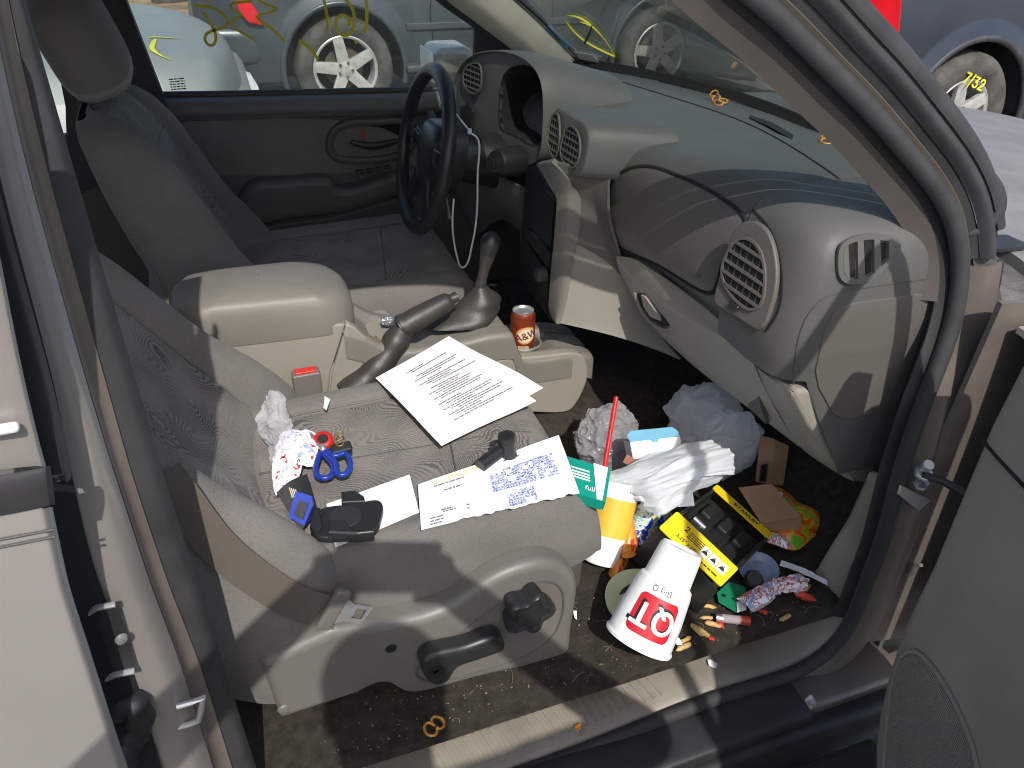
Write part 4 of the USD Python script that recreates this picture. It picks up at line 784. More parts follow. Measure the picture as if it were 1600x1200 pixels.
# armrest ledge and pocket edge
lg = Upd([(1533, 685), (1560, 716), (1620, 780)]); part(PD, 'panel_groove', tube([dp+ddir*a+A([0, 0, b])+upn*.0005 for a, b in lg], .0025, 6), 'void')
gr = spl(Upd([(1425, 1018), (1440, 1022), (1462, 1045), (1485, 1080), (1505, 1120), (1522, 1165), (1532, 1215), (1530, 1290), (1430, 1300), (1388, 1240), (1384, 1190), (1388, 1130), (1398, 1060), (1410, 1028)]), 90, True)
GRp = Polygon(gr).buffer(0)
part(PD, 'grille_rim', tube([dp+ddir*a+A([0, 0, b])+upn*.002 for a, b in gr], .0035, 8, True), 'door_trim')
gm = Polygon(gr).buffer(-.004); part(PD, 'grille_back', ext(gm, .001, (dp+upn*.0005, ddir, A([0, 0, 1.0]), upn)), 'black_rubber')
x0g, y0g, x1g, y1g = gm.bounds; bars = []
for k, yy in enumerate(np.arange(y0g, y1g, .0042)): bars.append(sbox(x0g, yy, x1g, yy+.0022))
bars2 = [sbox(xx, y0g, xx+.0018, y1g) for xx in np.arange(x0g, x1g, .0042)]
gp = shapely.union_all(bars).intersection(gm); gp2 = shapely.union_all(bars2).intersection(gm)
part(PD, 'speaker_grille', trimesh.util.concatenate([ext(gp, .0012, (dp+upn*.0016, ddir, A([0, 0, 1.0]), upn)), ext(gp2, .0010, (dp+upn*.0012, ddir, A([0, 0, 1.0]), upn))]), 'door_trim')
part(PD, 'door_skin', bx(dp+ddir*.55-upn*.13+A([0, 0, .82]), (1.0, .14, .95), ex=ddir, r=.04), 'pewter_paint', 50)
fr_ = spl([dp+ddir*.03-upn*.10+A([0, 0, 1.25]), dp+ddir*.05-upn*.08+A([0, 0, 1.42]), dp+ddir*.12-upn*.05+A([0, 0, 1.60]), dp+ddir*.28-upn*.03+A([0, 0, 1.68]), dp+ddir*.92-upn*.03+A([0, 0, 1.69]), dp+ddir*1.0-upn*.10+A([0, 0, 1.27])], 40)
part(PD, 'door_window_frame', tube(fr_, .014, 10), 'seal_grey', 60)
# hinge pillar: recess, brackets, check strap
part(CAR, 'hinge_pillar', flat(UL([(1500, 455), (1530, 480), (1576, 700), (1530, 900), (1470, 1010), (1440, 900), (1440, 760), (1470, 620)], y=-.735) if False else [A([.955, -.75, .45]), A([1.25, -.80, .45]), A([1.25, -.80, 1.15]), A([1.0, -.74, 1.15])], .01), 'jamb_paint')
HP = part(CAR, 'hinge_recess', solid(up([[Uap(a, b, .0), Uap(c, d_, o_)] for a, b, c, d_, o_ in ((1520, 400, 1548, 392, -.01), (1522, 470, 1566, 470, -.02), (1512, 560, 1585, 560, -.03), (1480, 690, 1590, 700, -.03), (1450, 790, 1560, 820, -.03), (1415, 900, 1500, 930, -.03), (1365, 1030, 1440, 1060, -.03), (1275, 1100, 1390, 1130, -.03))], 24, 10), .006), 'dark_trim', 60)
for a in ([(1552, 628), (1516, 620), (1508, 640), (1505, 655), (1500, 668), (1492, 698), (1520, 720)], [(1440, 883), (1430, 884), (1424, 900)]): part(CAR, 'hinge_bracket', tube(A([Uap(x, y, -.02) for x, y in a]), .0035, 8), 'steel')
part(CAR, 'hinge_cavity', flat(A([Uap(x, y, -.012) for x, y in [(1552, 632), (1516, 624), (1506, 655), (1495, 697), (1522, 718), (1560, 722)]]), .004), 'void')
bo = Uap(1446, 730, -.03); part(CAR, 'check_bolt', trimesh.util.concatenate([lathe([(0, .012), (.008, .012), (.009, .010), (.009, .0), (.006, -.002), (.006, -.03)], bo, (-.2, -.5, .9), 16), lathe([(.0, .004), (.013, .004), (.014, 0), (.0, -.002)], bo-A([0, 0, .012]), (-.2, -.5, .9), 18), lathe([(.011, .004), (.011, -.006), (.0, -.008)], Uap(1440, 755, -.03), (-.2, -.5, .9), 6)]), 'steel', 30)
part(CAR, 'check_strap', tube(A([Uap(1440, 742, -.03), Uap(1470, 750, -.05), Uap(1520, 778, -.09)]), [.007, .006, .008], 8), 'black_plastic')
part(CAR, 'hinge_leaf', flat(A([Uap(x, y, -.018) for x, y in [(1407, 758), (1452, 780), (1434, 797), (1403, 772)]]), .006), 'steel')
# hood, fender, cowl
mat('dusty_paint', (.21, .20, .185), .5, metal=.1, var=.12, vscale=12, detail=8)
hd = [[(x, y, z-.10*abs(y/.80)**3) for y in np.linspace(-.80, .80, 13)] for x, z in ((1.22, 1.145), (1.5, 1.14), (1.9, 1.10), (2.25, 1.05), (2.36, .97), (2.4, .8))]
part(CAR, 'hood', solid(up(hd, 40, 40)[::-1], .02), 'dusty_paint', 60, 'dusty pewter hood beyond the windshield')
fe_ = [[(x, -.80+o, z) for z, o in ((1.12, .03), (1.09, -.03), (.95, -.08), (.7, -.08), (.5, -.05))] for x in (1.02, 1.3, 1.7, 2.1)]
part(CAR, 'front_fender', solid(up(fe_, 24, 24)[::-1], .01), 'pewter_light', 60)
part(CAR, 'cowl_seal', tube(spl([Uap(1512, 366, .0), Uap(1536, 354, -.008), Uap(1554, 332, -.012), Uap(1556, 304, -.012), Uap(1535, 270, -.008), Uap(1500, 228, .0)], 30), np.r_[np.linspace(.006, .013, 10), np.linspace(.013, .010, 20)], 12), 'seal_grey', 60)
part(CAR, 'cowl_panel', solid(up([[(wsx(y)+.01, y, 1.205), (wsx(y)+.10, y, 1.15), (1.26, y, 1.13)] for y in np.linspace(-.58, .66, 9)], 20, 8), .006), 'black_rubber', 60)
# ================================================================== the yard around the car
mat('dirt', (.30, .215, .13), .95, var=.35, vscale=2.2, bump=.8, bscale=30, detail=9, spec=.1, dist=.02)
mat('slate_paint', (.058, .068, .078), .32, metal=.25, var=.12, vscale=3, detail=7)
mat('navy_paint', (.036, .043, .06), .3, metal=.25, var=.15, vscale=3, detail=7)
mat('silver_paint', (.20, .215, .21), .45, metal=.1, spec=.3, var=.05, vscale=4)
mat('tyre', (.08, .074, .066), .85, var=.35, vscale=9, bump=.4, bscale=90)
mat('tyre_tan', (.13, .105, .075), .9, var=.3, vscale=9)
mat('alloy', (.62, .60, .56), .35, metal=.55, var=.15, vscale=20)
mat('brake', (.14, .11, .08), .6, metal=.4, var=.3, vscale=30)
mat('lamp_red', (.62, .012, .02), .15); mat('lamp_clear', (.6, .63, .65), .1)
mat('dark_glass', (.02, .024, .026), .06)
mat('plastic_grey', (.045, .045, .047), .6, var=.3, vscale=10)
gx = np.r_[-60, -20, -8, np.linspace(-5, 9, 60), 12, 30, 80]; gyv = np.r_[-40, -12, -4, np.linspace(-2.5, 16, 70), 30, 90]
X, Y = np.meshgrid(gx, gyv, indexing='ij'); Z = -.02+.05*(meshkit.fbm(np.stack([X*.6, Y*.6, X*0], -1), 4)-.5)+.10*np.clip((Y-7)/6, 0, 1)*meshkit.fbm(np.stack([X*.9, Y*.9, X*0+3], -1), 4)
jn = int(np.searchsorted(gyv, 6.6)); Gg = np.stack([X, Y, Z], -1)
mat('gravel', (.15, .14, .125), .95, var=.3, vscale=5, bump=.7, bscale=60, detail=9, spec=.1, dist=.01)
solo('ground', grid(Gg[:, jn:]), 'dirt', 'tan dirt of the salvage yard beyond the slate suv', kind='structure', smooth=60)
solo('pavement', grid(Gg[:, :jn+1]), 'gravel', 'grey gravel lot under the cars', kind='structure', smooth=60)
MAT_ = None
def wheel(parent, c, r, sgn, spokes, rimr, steer=0.0, w=.22, mark=False):
    """tyre (the part) with rim, spokes, brake disc; axis along y, outer side towards sgn"""
    ax = A([math.sin(steer), sgn*math.cos(steer), 0])
    ty = lathe([(rimr-.005, .02), (rimr+.01, .045), (r-.075, .06), (r-.03, .05), (r-.006, .02), (r, -.02), (r, -w+.05), (r-.03, -w+.01), (rimr, -w)], c, ax, 64)
    T_ = part(parent, 'wheel_tyre', ty, 'tyre', 50)
    tr = [lathe([(r+.002, z0), (r+.002, z0-.02)], c, ax, 64) for z0 in (-.03, -.075, -.12)]
    part(T_, 'tread', trimesh.util.concatenate(tr), 'tyre_tan', 40)
    u = nrm(np.cross(ax, [0, 0, 1.0])); v = np.cross(u, ax); v = v if v[2] > 0 else -v
    part(T_, 'rim', lathe([(rimr, .02), (rimr+.006, .035), (rimr-.004, .04), (rimr-.018, .03), (rimr-.025, -.02), (rimr-.03, -.10)], c, ax, 64), 'alloy', 40)
    part(T_, 'brake_disc', lathe([(.0, -.06), (.15, -.06), (.15, -.075), (0, -.075)], c, ax, 40), 'brake', 40)
    part(T_, 'wheel_back', lathe([(.0, -.10), (rimr-.01, -.10)], c, ax, 40), 'void')
    for k in range(spokes):
        a = k*2*math.pi/spokes+.13; d = u*math.cos(a)+v*math.sin(a); q = np.cross(ax, d)
        sp = manifold3d.Manifold.hull_points([tuple(c+d*rr+q*s*ww+ax*h) for rr, ww, h0 in ((.045, .046, .022), (rimr-.012, .038, .034)) for s in (-1, 1) for h in (h0, h0-.03)]+[tuple(c+d*rr+ax*(h0+.005)) for rr, h0 in ((.05, .022), (rimr-.02, .034))])
        part(T_, 'spoke', sp, 'alloy', 40)
    part(T_, 'hub', lathe([(0, .030), (.035, .030), (.062, .026), (.068, .012), (.068, -.02)], c, ax, 32), 'alloy', 40)
    for k in range(5):
        a = k*2*math.pi/5+.75; d = u*math.cos(a)+v*math.sin(a); part(T_, 'wheel_nut', lathe([(0, .042), (.010, .042), (.011, .026)], c+d*.053, ax, 8), 'brake', 30)
    return T_
def suv_body(T_, x0, yn, L, paint, W=1.85, wheelx=(.98, 3.70), H=1.78, wr=.38, arch=.47, belt=1.13):
    """right-hand side facing -y at y = yn; x from the rear bumper; built as skin with wheel arches"""
    xs = np.linspace(0, L, 121); prof = []
    zs = np.r_[np.linspace(.30, 1.12, 24)]
    rows = []
    for x in xs:
        lo = .30
        for wx in wheelx:
            d = abs(x-wx)
            if d < arch: lo = max(lo, .37+math.sqrt(arch**2-d**2))
        end = min(x, L-x); tuck = .12*max(0, 1-end/.5)**2
        top = belt if x < L-1.25 else belt-.13*min(1, (x-L+1.25)/1.2)**1.4
        rr = []
        for s in np.linspace(0, 1, 22):
            z = lo+(top-lo)*s
            y = .035*((z-.75)/.45)**2*(1 if z > .75 else 1.6)+tuck
            fl = 0
            for wx in wheelx:
                d = math.hypot(x-wx, z-.37)
                if d < arch+.10: fl = max(fl, .03*(1-max(0, (d-arch))/.10))
            if abs(z-.62) < .03: y -= .006
            rr.append((x0+x, yn+y-fl, z))
        rr.append((x0+x, yn+rr[-1][1]-yn+.05, top+.015)); rows.append(rr)
    body = part(T_, 'body_side', grid(A(rows)), paint, 40)
    part(T_, 'far_side', grid(A([[(x0+x, yn+W-.03, z) for z in (.32, .8, belt)] for x in np.linspace(0.05, L-.05, 6)])), paint, 40)
    # hood / deck / roof
    part(T_, 'bonnet', solid(up([[(x0+x, yn+t*W, z-.05*(2*t-1)**2) for t in (.04, .25, .5, .75, .96)] for x, z in ((L-1.28, belt+.05), (L-.8, belt+.02), (L-.3, belt-.06), (L-.03, belt-.2), (L, belt-.45))], 16, 16), .01), paint, 50)
    part(T_, 'roof', solid(up([[(x0+x, yn+W*(.5+(t-.5)*.8), z-.03*(2*t-1)**2) for t in np.linspace(0, 1, 7)] for x, z in ((.12, 1.55), (.5, H), (1.6, H+.02), (2.4, H), (2.75, 1.66))], 20, 16), .02), paint, 50)
    part(T_, 'tailgate', solid(up([[(x0+.0+o, yn+t*W, z) for t in (.06, .5, .94)] for z, o in ((.35, .02), (.6, -.03), (.75, .0), (1.1, .02), (1.55, .14))], 16, 10), .01), paint, 50)
    for a, b in ((.35, 1.15), (1.2, 1.95), (2.02, 2.85)):
        part(T_, 'side_window', flat([(x0+a, yn+.06, belt+.01), (x0+b, yn+.06, belt+.01), (x0+min(b, 2.62), yn+.17, H-.06), (x0+a+.05, yn+.17, H-.06)], .01), 'dark_glass')
    part(T_, 'windscreen', solid(up([[(x0+L-1.25, yn+t*W, belt+.04) for t in (.08, .5, .92)], [(x0+2.75, yn+W*(.5+(t-.5)*.85), 1.66) for t in (.08, .5, .92)]], 8, 8), .01), 'dark_glass')
    for wx in wheelx:
        th = np.linspace(-.25, math.pi+.25, 30); ar = A([[x0+wx+arch*math.cos(t), yn-.012, .37+arch*math.sin(t)] for t in th])
        part(T_, 'arch_trim', tube(ar, .022, 8), 'plastic_grey' if paint != 'slate_paint' else paint, 50)
        inn = np.stack([A([[x0+wx+(arch-.005)*math.cos(t), yn+q, .37+(arch-.005)*math.sin(t)] for t in th]) for q in (.0, .25, .5)], 1); part(T_, 'wheel_well', grid(inn), 'void', 50)
        part(T_, 'wheel_well_back', flat(A([[x0+wx+arch*math.cos(t), yn+.45, .37+arch*math.sin(t)] for t in th]), .01), 'void')
    return body
S1 = thing('slate_suv', 'slate grey suv parked beyond the driver window with a five spoke alloy wheel', 'car', (2.3, 5.8, 0))
yn = 5.05; U1 = U(540, 88, y=yn-.04); x0 = .02
wx1 = U1[0]-x0
suv_body(S1, x0, yn, 4.75, 'slate_paint', wheelx=(wx1, wx1+2.75))
wheel(S1, A([U1[0], yn+.03, .37]), .375, -1, 5, .245); wheel(S1, A([U1[0]+2.75, yn+.03, .37]), .375, -1, 5, .245)
for a in ([(368, -10), (381, -10), (402, 18), (410, 38), (388, 34), (372, 14)],): part(S1, 'tail_lamp', flat(UL(a, y=yn-.0), .06), 'lamp_red')
part(S1, 'reflector', flat(UL([(383, 25), (401, 22), (412, 36), (392, 34)], y=yn-.025), .02), 'lamp_red')
part(S1, 'rear_bumper', bx((x0+.22, yn+.92, .56), (.5, 1.82, .30), r=.09), 'slate_paint', 50)
part(S1, 'side_step', bx((x0+2.35, yn-.02, .36), (1.7, .12, .06), r=.02), 'plastic_grey', 40)
part(S1, 'door_moulding', bx((x0+2.3, yn-.012, .66), (1.55, .02, .05), r=.008), 'slate_paint', 40)
part(S1, 'door_line', tube([(x0+1.75, yn+.0, .46), (x0+1.72, yn-.002, .75), (x0+1.78, yn+.03, 1.12)], .006, 6), 'void')
part(S1, 'door_line', tube([(x0+2.75, yn+.0, .46), (x0+2.75, yn-.002, .75), (x0+2.75, yn+.03, 1.12)], .006, 6), 'void')
# second suv ahead, in the upper right of the picture
S2 = thing('navy_suv', 'dark blue suv parked ahead with chalked 7/32 on its tyre', 'car', (6.3, 3.4, 0))
y2 = 2.42; wc2 = U(1502, 190, y=y2-.02); x2 = wc2[0]-.98
suv_body(S2, x2, y2, 4.6, 'navy_paint', wheelx=(.98, 3.7), arch=.50)
W2 = wheel(S2, A([wc2[0], y2+.05, .40]), .385, -1, 5, .225)
wheel(S2, A([wc2[0]+2.72, y2+.05, .38]), .385, -1, 5, .225)
part(S2, 'tail_lamp', flat(UL([(1325, -30), (1411, -30), (1404, 52), (1376, 48), (1350, 25)], pl=(A([x2, y2+.02, 0]), nrm(A([-.75, -.66, 0])))), .05), 'lamp_red')
part(S2, 'rear_bumper', bx((x2+.16, y2+.92, .52), (.40, 1.8, .30), r=.08), 'plastic_grey', 50)
tx = W2; c = A([wc2[0], y2+.05-.056, .40])
cb = U(1522, 128, y=y2-.012); part(W2, 'chalk_mark', text('7/32', .065, frame(cb, (1, 0, -.35), (.35, 0, 1)), .004, True), 'yellow_marker_thin')
# silver sedan between, nose to the right
S3 = thing('silver_sedan', 'silver sedan with a yellow painted mark on its hood', 'car', (-1.8, 3.0, 0))
ya_ = 2.25
def hoodz(x, t): return 1.03-.10*max(0, (x+.55)/.72)**2.2-.02*(2*t-1)**2+.03*min(0, (x+.6))*-.4
hr = [[(x+(.0 if t > .1 else 0)-.16*(2*t-1)**2*max(0, (x+.4)/.6)**2, ya_+t*1.72, hoodz(x, t)-.30*(1-min(1, t/.16))**2.0-dz) for t in (0, .012, .03, .06, .10, .16, .25, .4, .55, .7, .85, 1)] for x, dz in [(a, 0) for a in np.linspace(-1.15, .10, 13)]+[(.15, .03), (.18, .10), (.195, .22)]]
H3 = part(S3, 'hood', solid(up(hr, 40, 40), .015), 'silver_paint', 60)
fs = [[(x, ya_-.02-.03*math.sin(s*3.0)+.05*max(0, (x+.1)/.3)**2, hoodz(x, 0)-.30-(hoodz(x, 0)-.65)*s) for s in np.linspace(0, 1, 10)] for x in np.linspace(-4.2, .12, 40)]
for f_ in fs:
    for k in range(len(f_)):
        x, y, z = f_[k]
        d = math.hypot(x+.62, z-.31)
        if d < .36: f_[k] = (x, y, .31+math.sqrt(max(0, .36**2-(x+.62)**2)))
part(S3, 'front_wing', grid(A(fs)), 'silver_paint', 50)
part(S3, 'front_bumper', bx((.10, ya_+.86, .55), (.30, 1.70, .44), r=.12), 'silver_paint', 50)
part(S3, 'headlamp', flat(UL([(384, 113), (392, 116), (402, 132), (408, 152), (396, 152)], y=ya_-.02), .06), 'lamp_clear')
part(S3, 'windscreen', solid(up([[(-1.12, ya_+t*1.72, 1.05) for t in (.04, .5, .96)], [(-1.9, ya_+.15+t*1.42, 1.40) for t in (.04, .5, .96)]], 8, 8), .01), 'dark_glass')
part(S3, 'roof', solid(up([[(x, ya_+.15+t*1.42, z) for t in (0, .5, 1)] for x, z in ((-1.9, 1.40), (-2.6, 1.44), (-3.3, 1.38), (-3.9, 1.08))], 12, 8), .02), 'silver_paint', 50)
wheel(S3, A([-.62, ya_+.02, .31]), .31, -1, 7, .2); wheel(S3, A([-3.3, ya_+.02, .31]), .31, -1, 7, .2)
def on_hood(px): return on_sheet(up(hr, 60, 60), px, .004)
for pts, w in (([(231, 60), (245, 59), (262, 60), (281, 61)], .012), ([(243, 62), (238, 72), (240, 80), (252, 88), (268, 95)], .011)):
    q = spl(on_hood(pts), 24); v = nrm(np.gradient(q, axis=0)); s = np.cross(v, [0, 0, 1.0]); ww = w*np.sin(np.linspace(.5, 3.0, 24))[:, None]
    part(H3, 'yellow_mark', solid(np.stack([q-s*ww, q+s*ww], 1), .001), 'yellow_marker_thin')
for k, (x_, y_, s) in enumerate(((-1.6, 11.2, .35), (-.2, 12.3, .3), (.5, 11.8, .28))):
    T5 = thing('scrap_tyre', ('old tyre lying flat leftmost on the dirt', 'old tyre lying on the dirt behind the slate suv', 'old tyre lying rightmost on the dirt')[k], 'tyre', (x_, y_, 0))
    part(T5, 'tyre_body', lathe([(.18, .02), (.2, 0), (.3, 0), (s, .05), (s, .16), (.3, .2), (.2, .2), (.18, .17)], (x_, y_, 0.02), (0, 0, 1), 32), 'tyre', 50)
# ================================================================== things lying about
mat('paper', (.80, .80, .80), .8, var=.02); mat('print_black', (.05, .05, .055), .8); mat('print_grey', (.16, .16, .18), .8); mat('print_yellow', (.75, .62, .18), .7)
ramp_print('print_blue', [(0, (.08, .13, .42)), (.55, (.35, .42, .7)), (.6, (.78, .79, .82))], 900)
mat('blue_handle', (.015, .045, .33), .3); mat('white_foam', (.82, .82, .81), .45, var=.03, vscale=30); mat('qt_red', (.60, .018, .03), .4); mat('yellow_card', (.78, .56, .01), .4, var=.04)
mat('cup_yellow', (.80, .52, .06), .45); mat('straw_red', (.62, .015, .015), .25); mat('teal_box', (.005, .26, .19), .35); mat('lid_green', (.58, .62, .36), .4); mat('lid_blue', (.24, .30, .42), .3)
mat('cardboard', (.33, .20, .11), .85, var=.1, vscale=20); mat('card_blue', (.18, .45, .62), .6); mat('chip', (.58, .38, .15), .8, var=.3, vscale=60); mat('pretzel_gold', (.62, .27, .035), .45, var=.35, vscale=90)
mat('candy_red', (.55, .05, .02), .4, var=.3, vscale=90); mat('foil', (.75, .75, .76), .25, metal=.9); mat('root_beer', (.16, .028, .012), .3, var=.2, vscale=60); mat('orange_band', (.75, .25, .03), .35); mat('cream', (.75, .68, .5), .4)
mat('black_matte', (.014, .014, .015), .55); mat('gold', (.6, .38, .1), .3, metal=.8); mat('zip_white', (.62, .66, .7), .4); mat('brown_red', (.34, .14, .09), .7); mat('pack_blue', (.03, .06, .40), .35); mat('green_card', (.01, .20, .09), .5)
glass('film_clear', (.97, .97, .98), .13, (.85, .85, .88), 40); film('film_grey', (.42, .41, .43), .32, .13); film('film_white', (.90, .93, .95), .30, .28, .55); film('lighter_body', (.6, .5, .5), .35, .05)
ramp_print('chips_orange', [(0, (.65, .10, .01)), (.42, (.75, .17, .02)), (.5, (.80, .40, .03)), (.56, (.16, .42, .03)), (.72, (.22, .5, .05)), (.78, (.55, .05, .02))], 34, kind='noise')
ramp_print('bag_blue', [(0, (.02, .05, .35)), (.38, (.03, .09, .5)), (.45, (.75, .7, .55)), (.52, (.2, .5, .5)), (.6, (.8, .55, .1)), (.7, (.03, .07, .4))], 48, kind='noise')
ramp_print('bag_orange', [(0, (.7, .2, .02)), (.45, (.75, .28, .03)), (.55, (.5, .04, .02)), (.7, (.7, .3, .05))], 40, kind='noise')
ramp_print('wrap_print', [(0, (.75, .75, .78)), (.42, (.8, .8, .82)), (.47, (.55, .12, .12)), (.54, (.78, .78, .8)), (.58, (.22, .3, .5)), (.66, (.8, .8, .8))], 42, kind='noise')
ramp_print('wrap_flag', [(0, (.3, .4, .7)), (.38, (.8, .8, .82)), (.58, (.82, .82, .84)), (.62, (.5, .03, .03)), (.72, (.55, .04, .03)), (.76, (.1, .18, .5))], 55, kind='noise')
ZF = .563
class Sheet:
    def __init__(s, c, wave=0.003, seed=0, k=9.0): s.c, s.w, s.s, s.k = [A(q, float) for q in c], wave, seed, k; s.W = np.linalg.norm(s.c[1]-s.c[0]); s.H = np.linalg.norm(s.c[3]-s.c[0])
    def at(s, u, v):
        u, v = np.asarray(u)[..., None], np.asarray(v)[..., None]; p = s.c[0]*(1-u)*(1-v)+s.c[1]*u*(1-v)+s.c[2]*u*v+s.c[3]*(1-u)*v
        h = (meshkit.fbm(np.concatenate([p[..., :2]*s.k, p[..., :1]*0+s.s], -1), 2)-.5)*2*s.w; p = p.copy(); p[..., 2] += h; return p
    def grid(s, nu=30, nv=30, edge=None):
        u, v = np.meshgrid(np.linspace(0, 1, nu), np.linspace(0, 1, nv), indexing='ij')
        if edge is not None: v = v*edge(u)
        G_ = s.at(u, v); G_[..., 2] += s.curl(u, v) if hasattr(s, 'curl') else 0; return G_
    def fn(s, x, y): p = s.at(x/s.W, y/s.H); return p+A([0, 0, .0006]), np.broadcast_to(A([0, 0, 1.0]), p.shape)
def printed(sh, m): m = tri(m).copy(); p, n = sh.fn(m.vertices[:, 0], m.vertices[:, 1]); m.vertices = p+n*m.vertices[:, 2:3]; return m
# printed letter, two sheets
Z = .864
lo_ = Sheet([U(587, 592, z=Z+.0035), U(694, 531, z=Z+.0015), U(838, 626, z=Z+.0005), U(690, 698, z=Z+.0005)], .006, 5, 7)
PAP = solo('paper_sheet', solid(lo_.grid(30, 30), .0004), 'paper', 'under sheet of white paper peeking out below the printed letter', 'paper', 'sheets of paper on the passenger seat')
hi_ = Sheet([U(602, 588, z=Z+.005), U(701, 524, z=Z+.003), U(849, 607, z=Z+.002), U(688, 690, z=Z+.002)], .006, 5, 7)
P1 = solo('paper_sheet', solid(hi_.grid(30, 30), .0004), 'paper', 'printed letter of dense grey text lines on the passenger seat', 'paper', 'sheets of paper on the passenger seat')
W_, H_ = hi_.W, hi_.H; L_ = []
for k in range(31):
    t = .12+.78*k/31
    if k in (2, 3, 7, 12, 20): continue
    L_.append((W_*(.20+.06*((k*7) % 3)), H_*t, W_*(.25+.35*((k*5) % 7)/7)))
part(P1, 'print', printed(hi_, words(None, L_, .0022, 3)), 'print_grey', False)
# torn envelope with a blue security pattern
Z = .862
en = Sheet([U(653, 757, z=Z), U(873, 680, z=Z+.010), U(906, 771, z=Z+.008), U(658, 827, z=Z)], .0025, 2, 9)
edge = lambda u: 1-.05*np.clip(meshkit.noise(np.stack([u*28, u*0, u*0], -1)), 0, 1)*(u > .2)
E1 = solo('envelope', solid(en.grid(60, 24, edge), .0012), 'paper', 'long white torn envelope with blue patterned print on the passenger seat', 'envelope')
for (u0, v0, u1, v1) in ((.47, .26, .90, .60), (.55, .70, .72, .92)):
    q = [ext(sbox(u0*en.W+a, v0*en.H+b, u0*en.W+a+.004, v0*en.H+b+.0035), .0002) for a in np.arange(0, (u1-u0)*en.W, .0046) for b in np.arange(0, (v1-v0)*en.H, .0042) if meshkit.noise(A([a*160, b*160, u0])) > .35]
    part(E1, 'security_print', printed(en, trimesh.util.concatenate(q)), 'print_blue', False)
part(E1, 'print', printed(en, words(None, [(en.W*.10, en.H*.16, .05), (en.W*.16, en.H*.30, .03), (en.W*.58, en.H*.10, .03), (en.W*.06, en.H*.88, .02), (en.W*.06, en.H*.82, .02), (en.W*.055, en.H*.94, .018), (en.W*.14, en.H*.74, .02), (en.W*.13, en.H*.70, .018), (en.W*.29, en.H*.72, .006), (en.W*.29, en.H*.79, .006)], .0024, 8)), 'print_grey', False)
part(E1, 'yellow_print', printed(en, words(None, [(en.W*.10, en.H*.10, .06), (en.W*.2, en.H*.05, .05)], .002, 9)), 'print_yellow', False)
e2 = Sheet([U(510, 788, z=.858), U(640, 741, z=.860), U(655, 800, z=.860), U(524, 855, z=.857)], .002, 4, 9)
solo('envelope', solid(e2.grid(24, 16), .001), 'paper', 'blank white envelope partly under the black phone holder', 'envelope')
# phone holder
z0 = .868
def Lp(px, z=None): return UL(px, z=z or z0)
o = U(548, 815, z=z0); exh = nrm(U(598, 795, z=z0)-U(495, 812, z=z0)); eyh = nrm(np.cross([0, 0, 1.0], exh)); fh_ = (o, exh, eyh, A([0, 0, 1.0]))
l2 = lambda px: A([[(p-o)@exh, (p-o)@eyh] for p in Lp(px)])
PH = thing('phone_holder', 'black plastic car phone holder with side clamps on a white envelope', 'phone holder', (o[0], o[1], .855))
part(PH, 'cradle', plate(spl(l2([(492, 822), (500, 803), (520, 797), (560, 792), (592, 788), (599, 797), (596, 815), (588, 834), (570, 842), (520, 847), (495, 843)]), 70, True), .009, fh_, .003), 'black_plastic', 40)
part(PH, 'pad', plate(ell(.022, .022, 36), .003, (o+exh*-.006+A([0, 0, .0092]), exh, eyh, A([0, 0, 1.0])), .001), 'black_rubber', 40)
part(PH, 'upper_clamp', trimesh.util.concatenate([plate(l2([(535, 796), (534, 779), (556, 776), (570, 786), (572, 794)]), .010, (o+A([0, 0, .004]), exh, eyh, A([0, 0, 1.0])), .003)]), 'black_plastic', 40)
part(PH, 'lower_clamp', plate(l2([(514, 847), (517, 828), (530, 825), (542, 828), (552, 842), (585, 839), (586, 846), (560, 849)]), .017, (o+A([0, 0, .002]), exh, eyh, A([0, 0, 1.0])), .004), 'black_plastic', 40)
part(PH, 'foot', plate(l2([(486, 836), (490, 812), (502, 806), (506, 835), (496, 846)]), .018, fh_, .004), 'black_plastic', 40)
part(PH, 'release_slot', plate(l2([(501, 820), (505, 812), (509, 812), (506, 820)]), .002, (o+A([0, 0, .0182]), exh, eyh, A([0, 0, 1.0])), .0005), 'void')
# scissors
zs = .866; SC = thing('scissors', 'scissors with blue looped handles on the passenger seat', 'scissors', U(515, 715, z=zs))
lp_ = UL([(500, 708), (495, 722), (493, 736), (500, 746), (512, 746), (520, 738), (519, 726), (512, 716), (504, 708)], z=zs)
part(SC, 'handle', tube(spl(lp_, 40), .0045, 10), 'blue_handle', 60); lp_ = UL([(512, 704), (524, 712), (537, 708), (546, 718), (546, 732), (536, 742), (526, 738), (526, 728), (520, 718), (508, 706)], z=zs+.006)
part(SC, 'handle', tube(spl(lp_, 40), .0045, 10), 'blue_handle', 60)
for dz, e_ in ((.001, (468, 664)), (.004, (472, 662))): part(SC, 'blade', flat([U(504, 706, z=zs+dz), U(511, 702, z=zs+dz), U(494, 684, z=zs+dz+.003), U(*e_, z=zs+dz+.014), U(488, 688, z=zs+dz+.003)], .0015), 'steel')
part(SC, 'pivot', lathe([(0, .008), (.004, .008), (.004, 0)], U(506, 702, z=zs), (0, 0, 1), 12), 'steel')
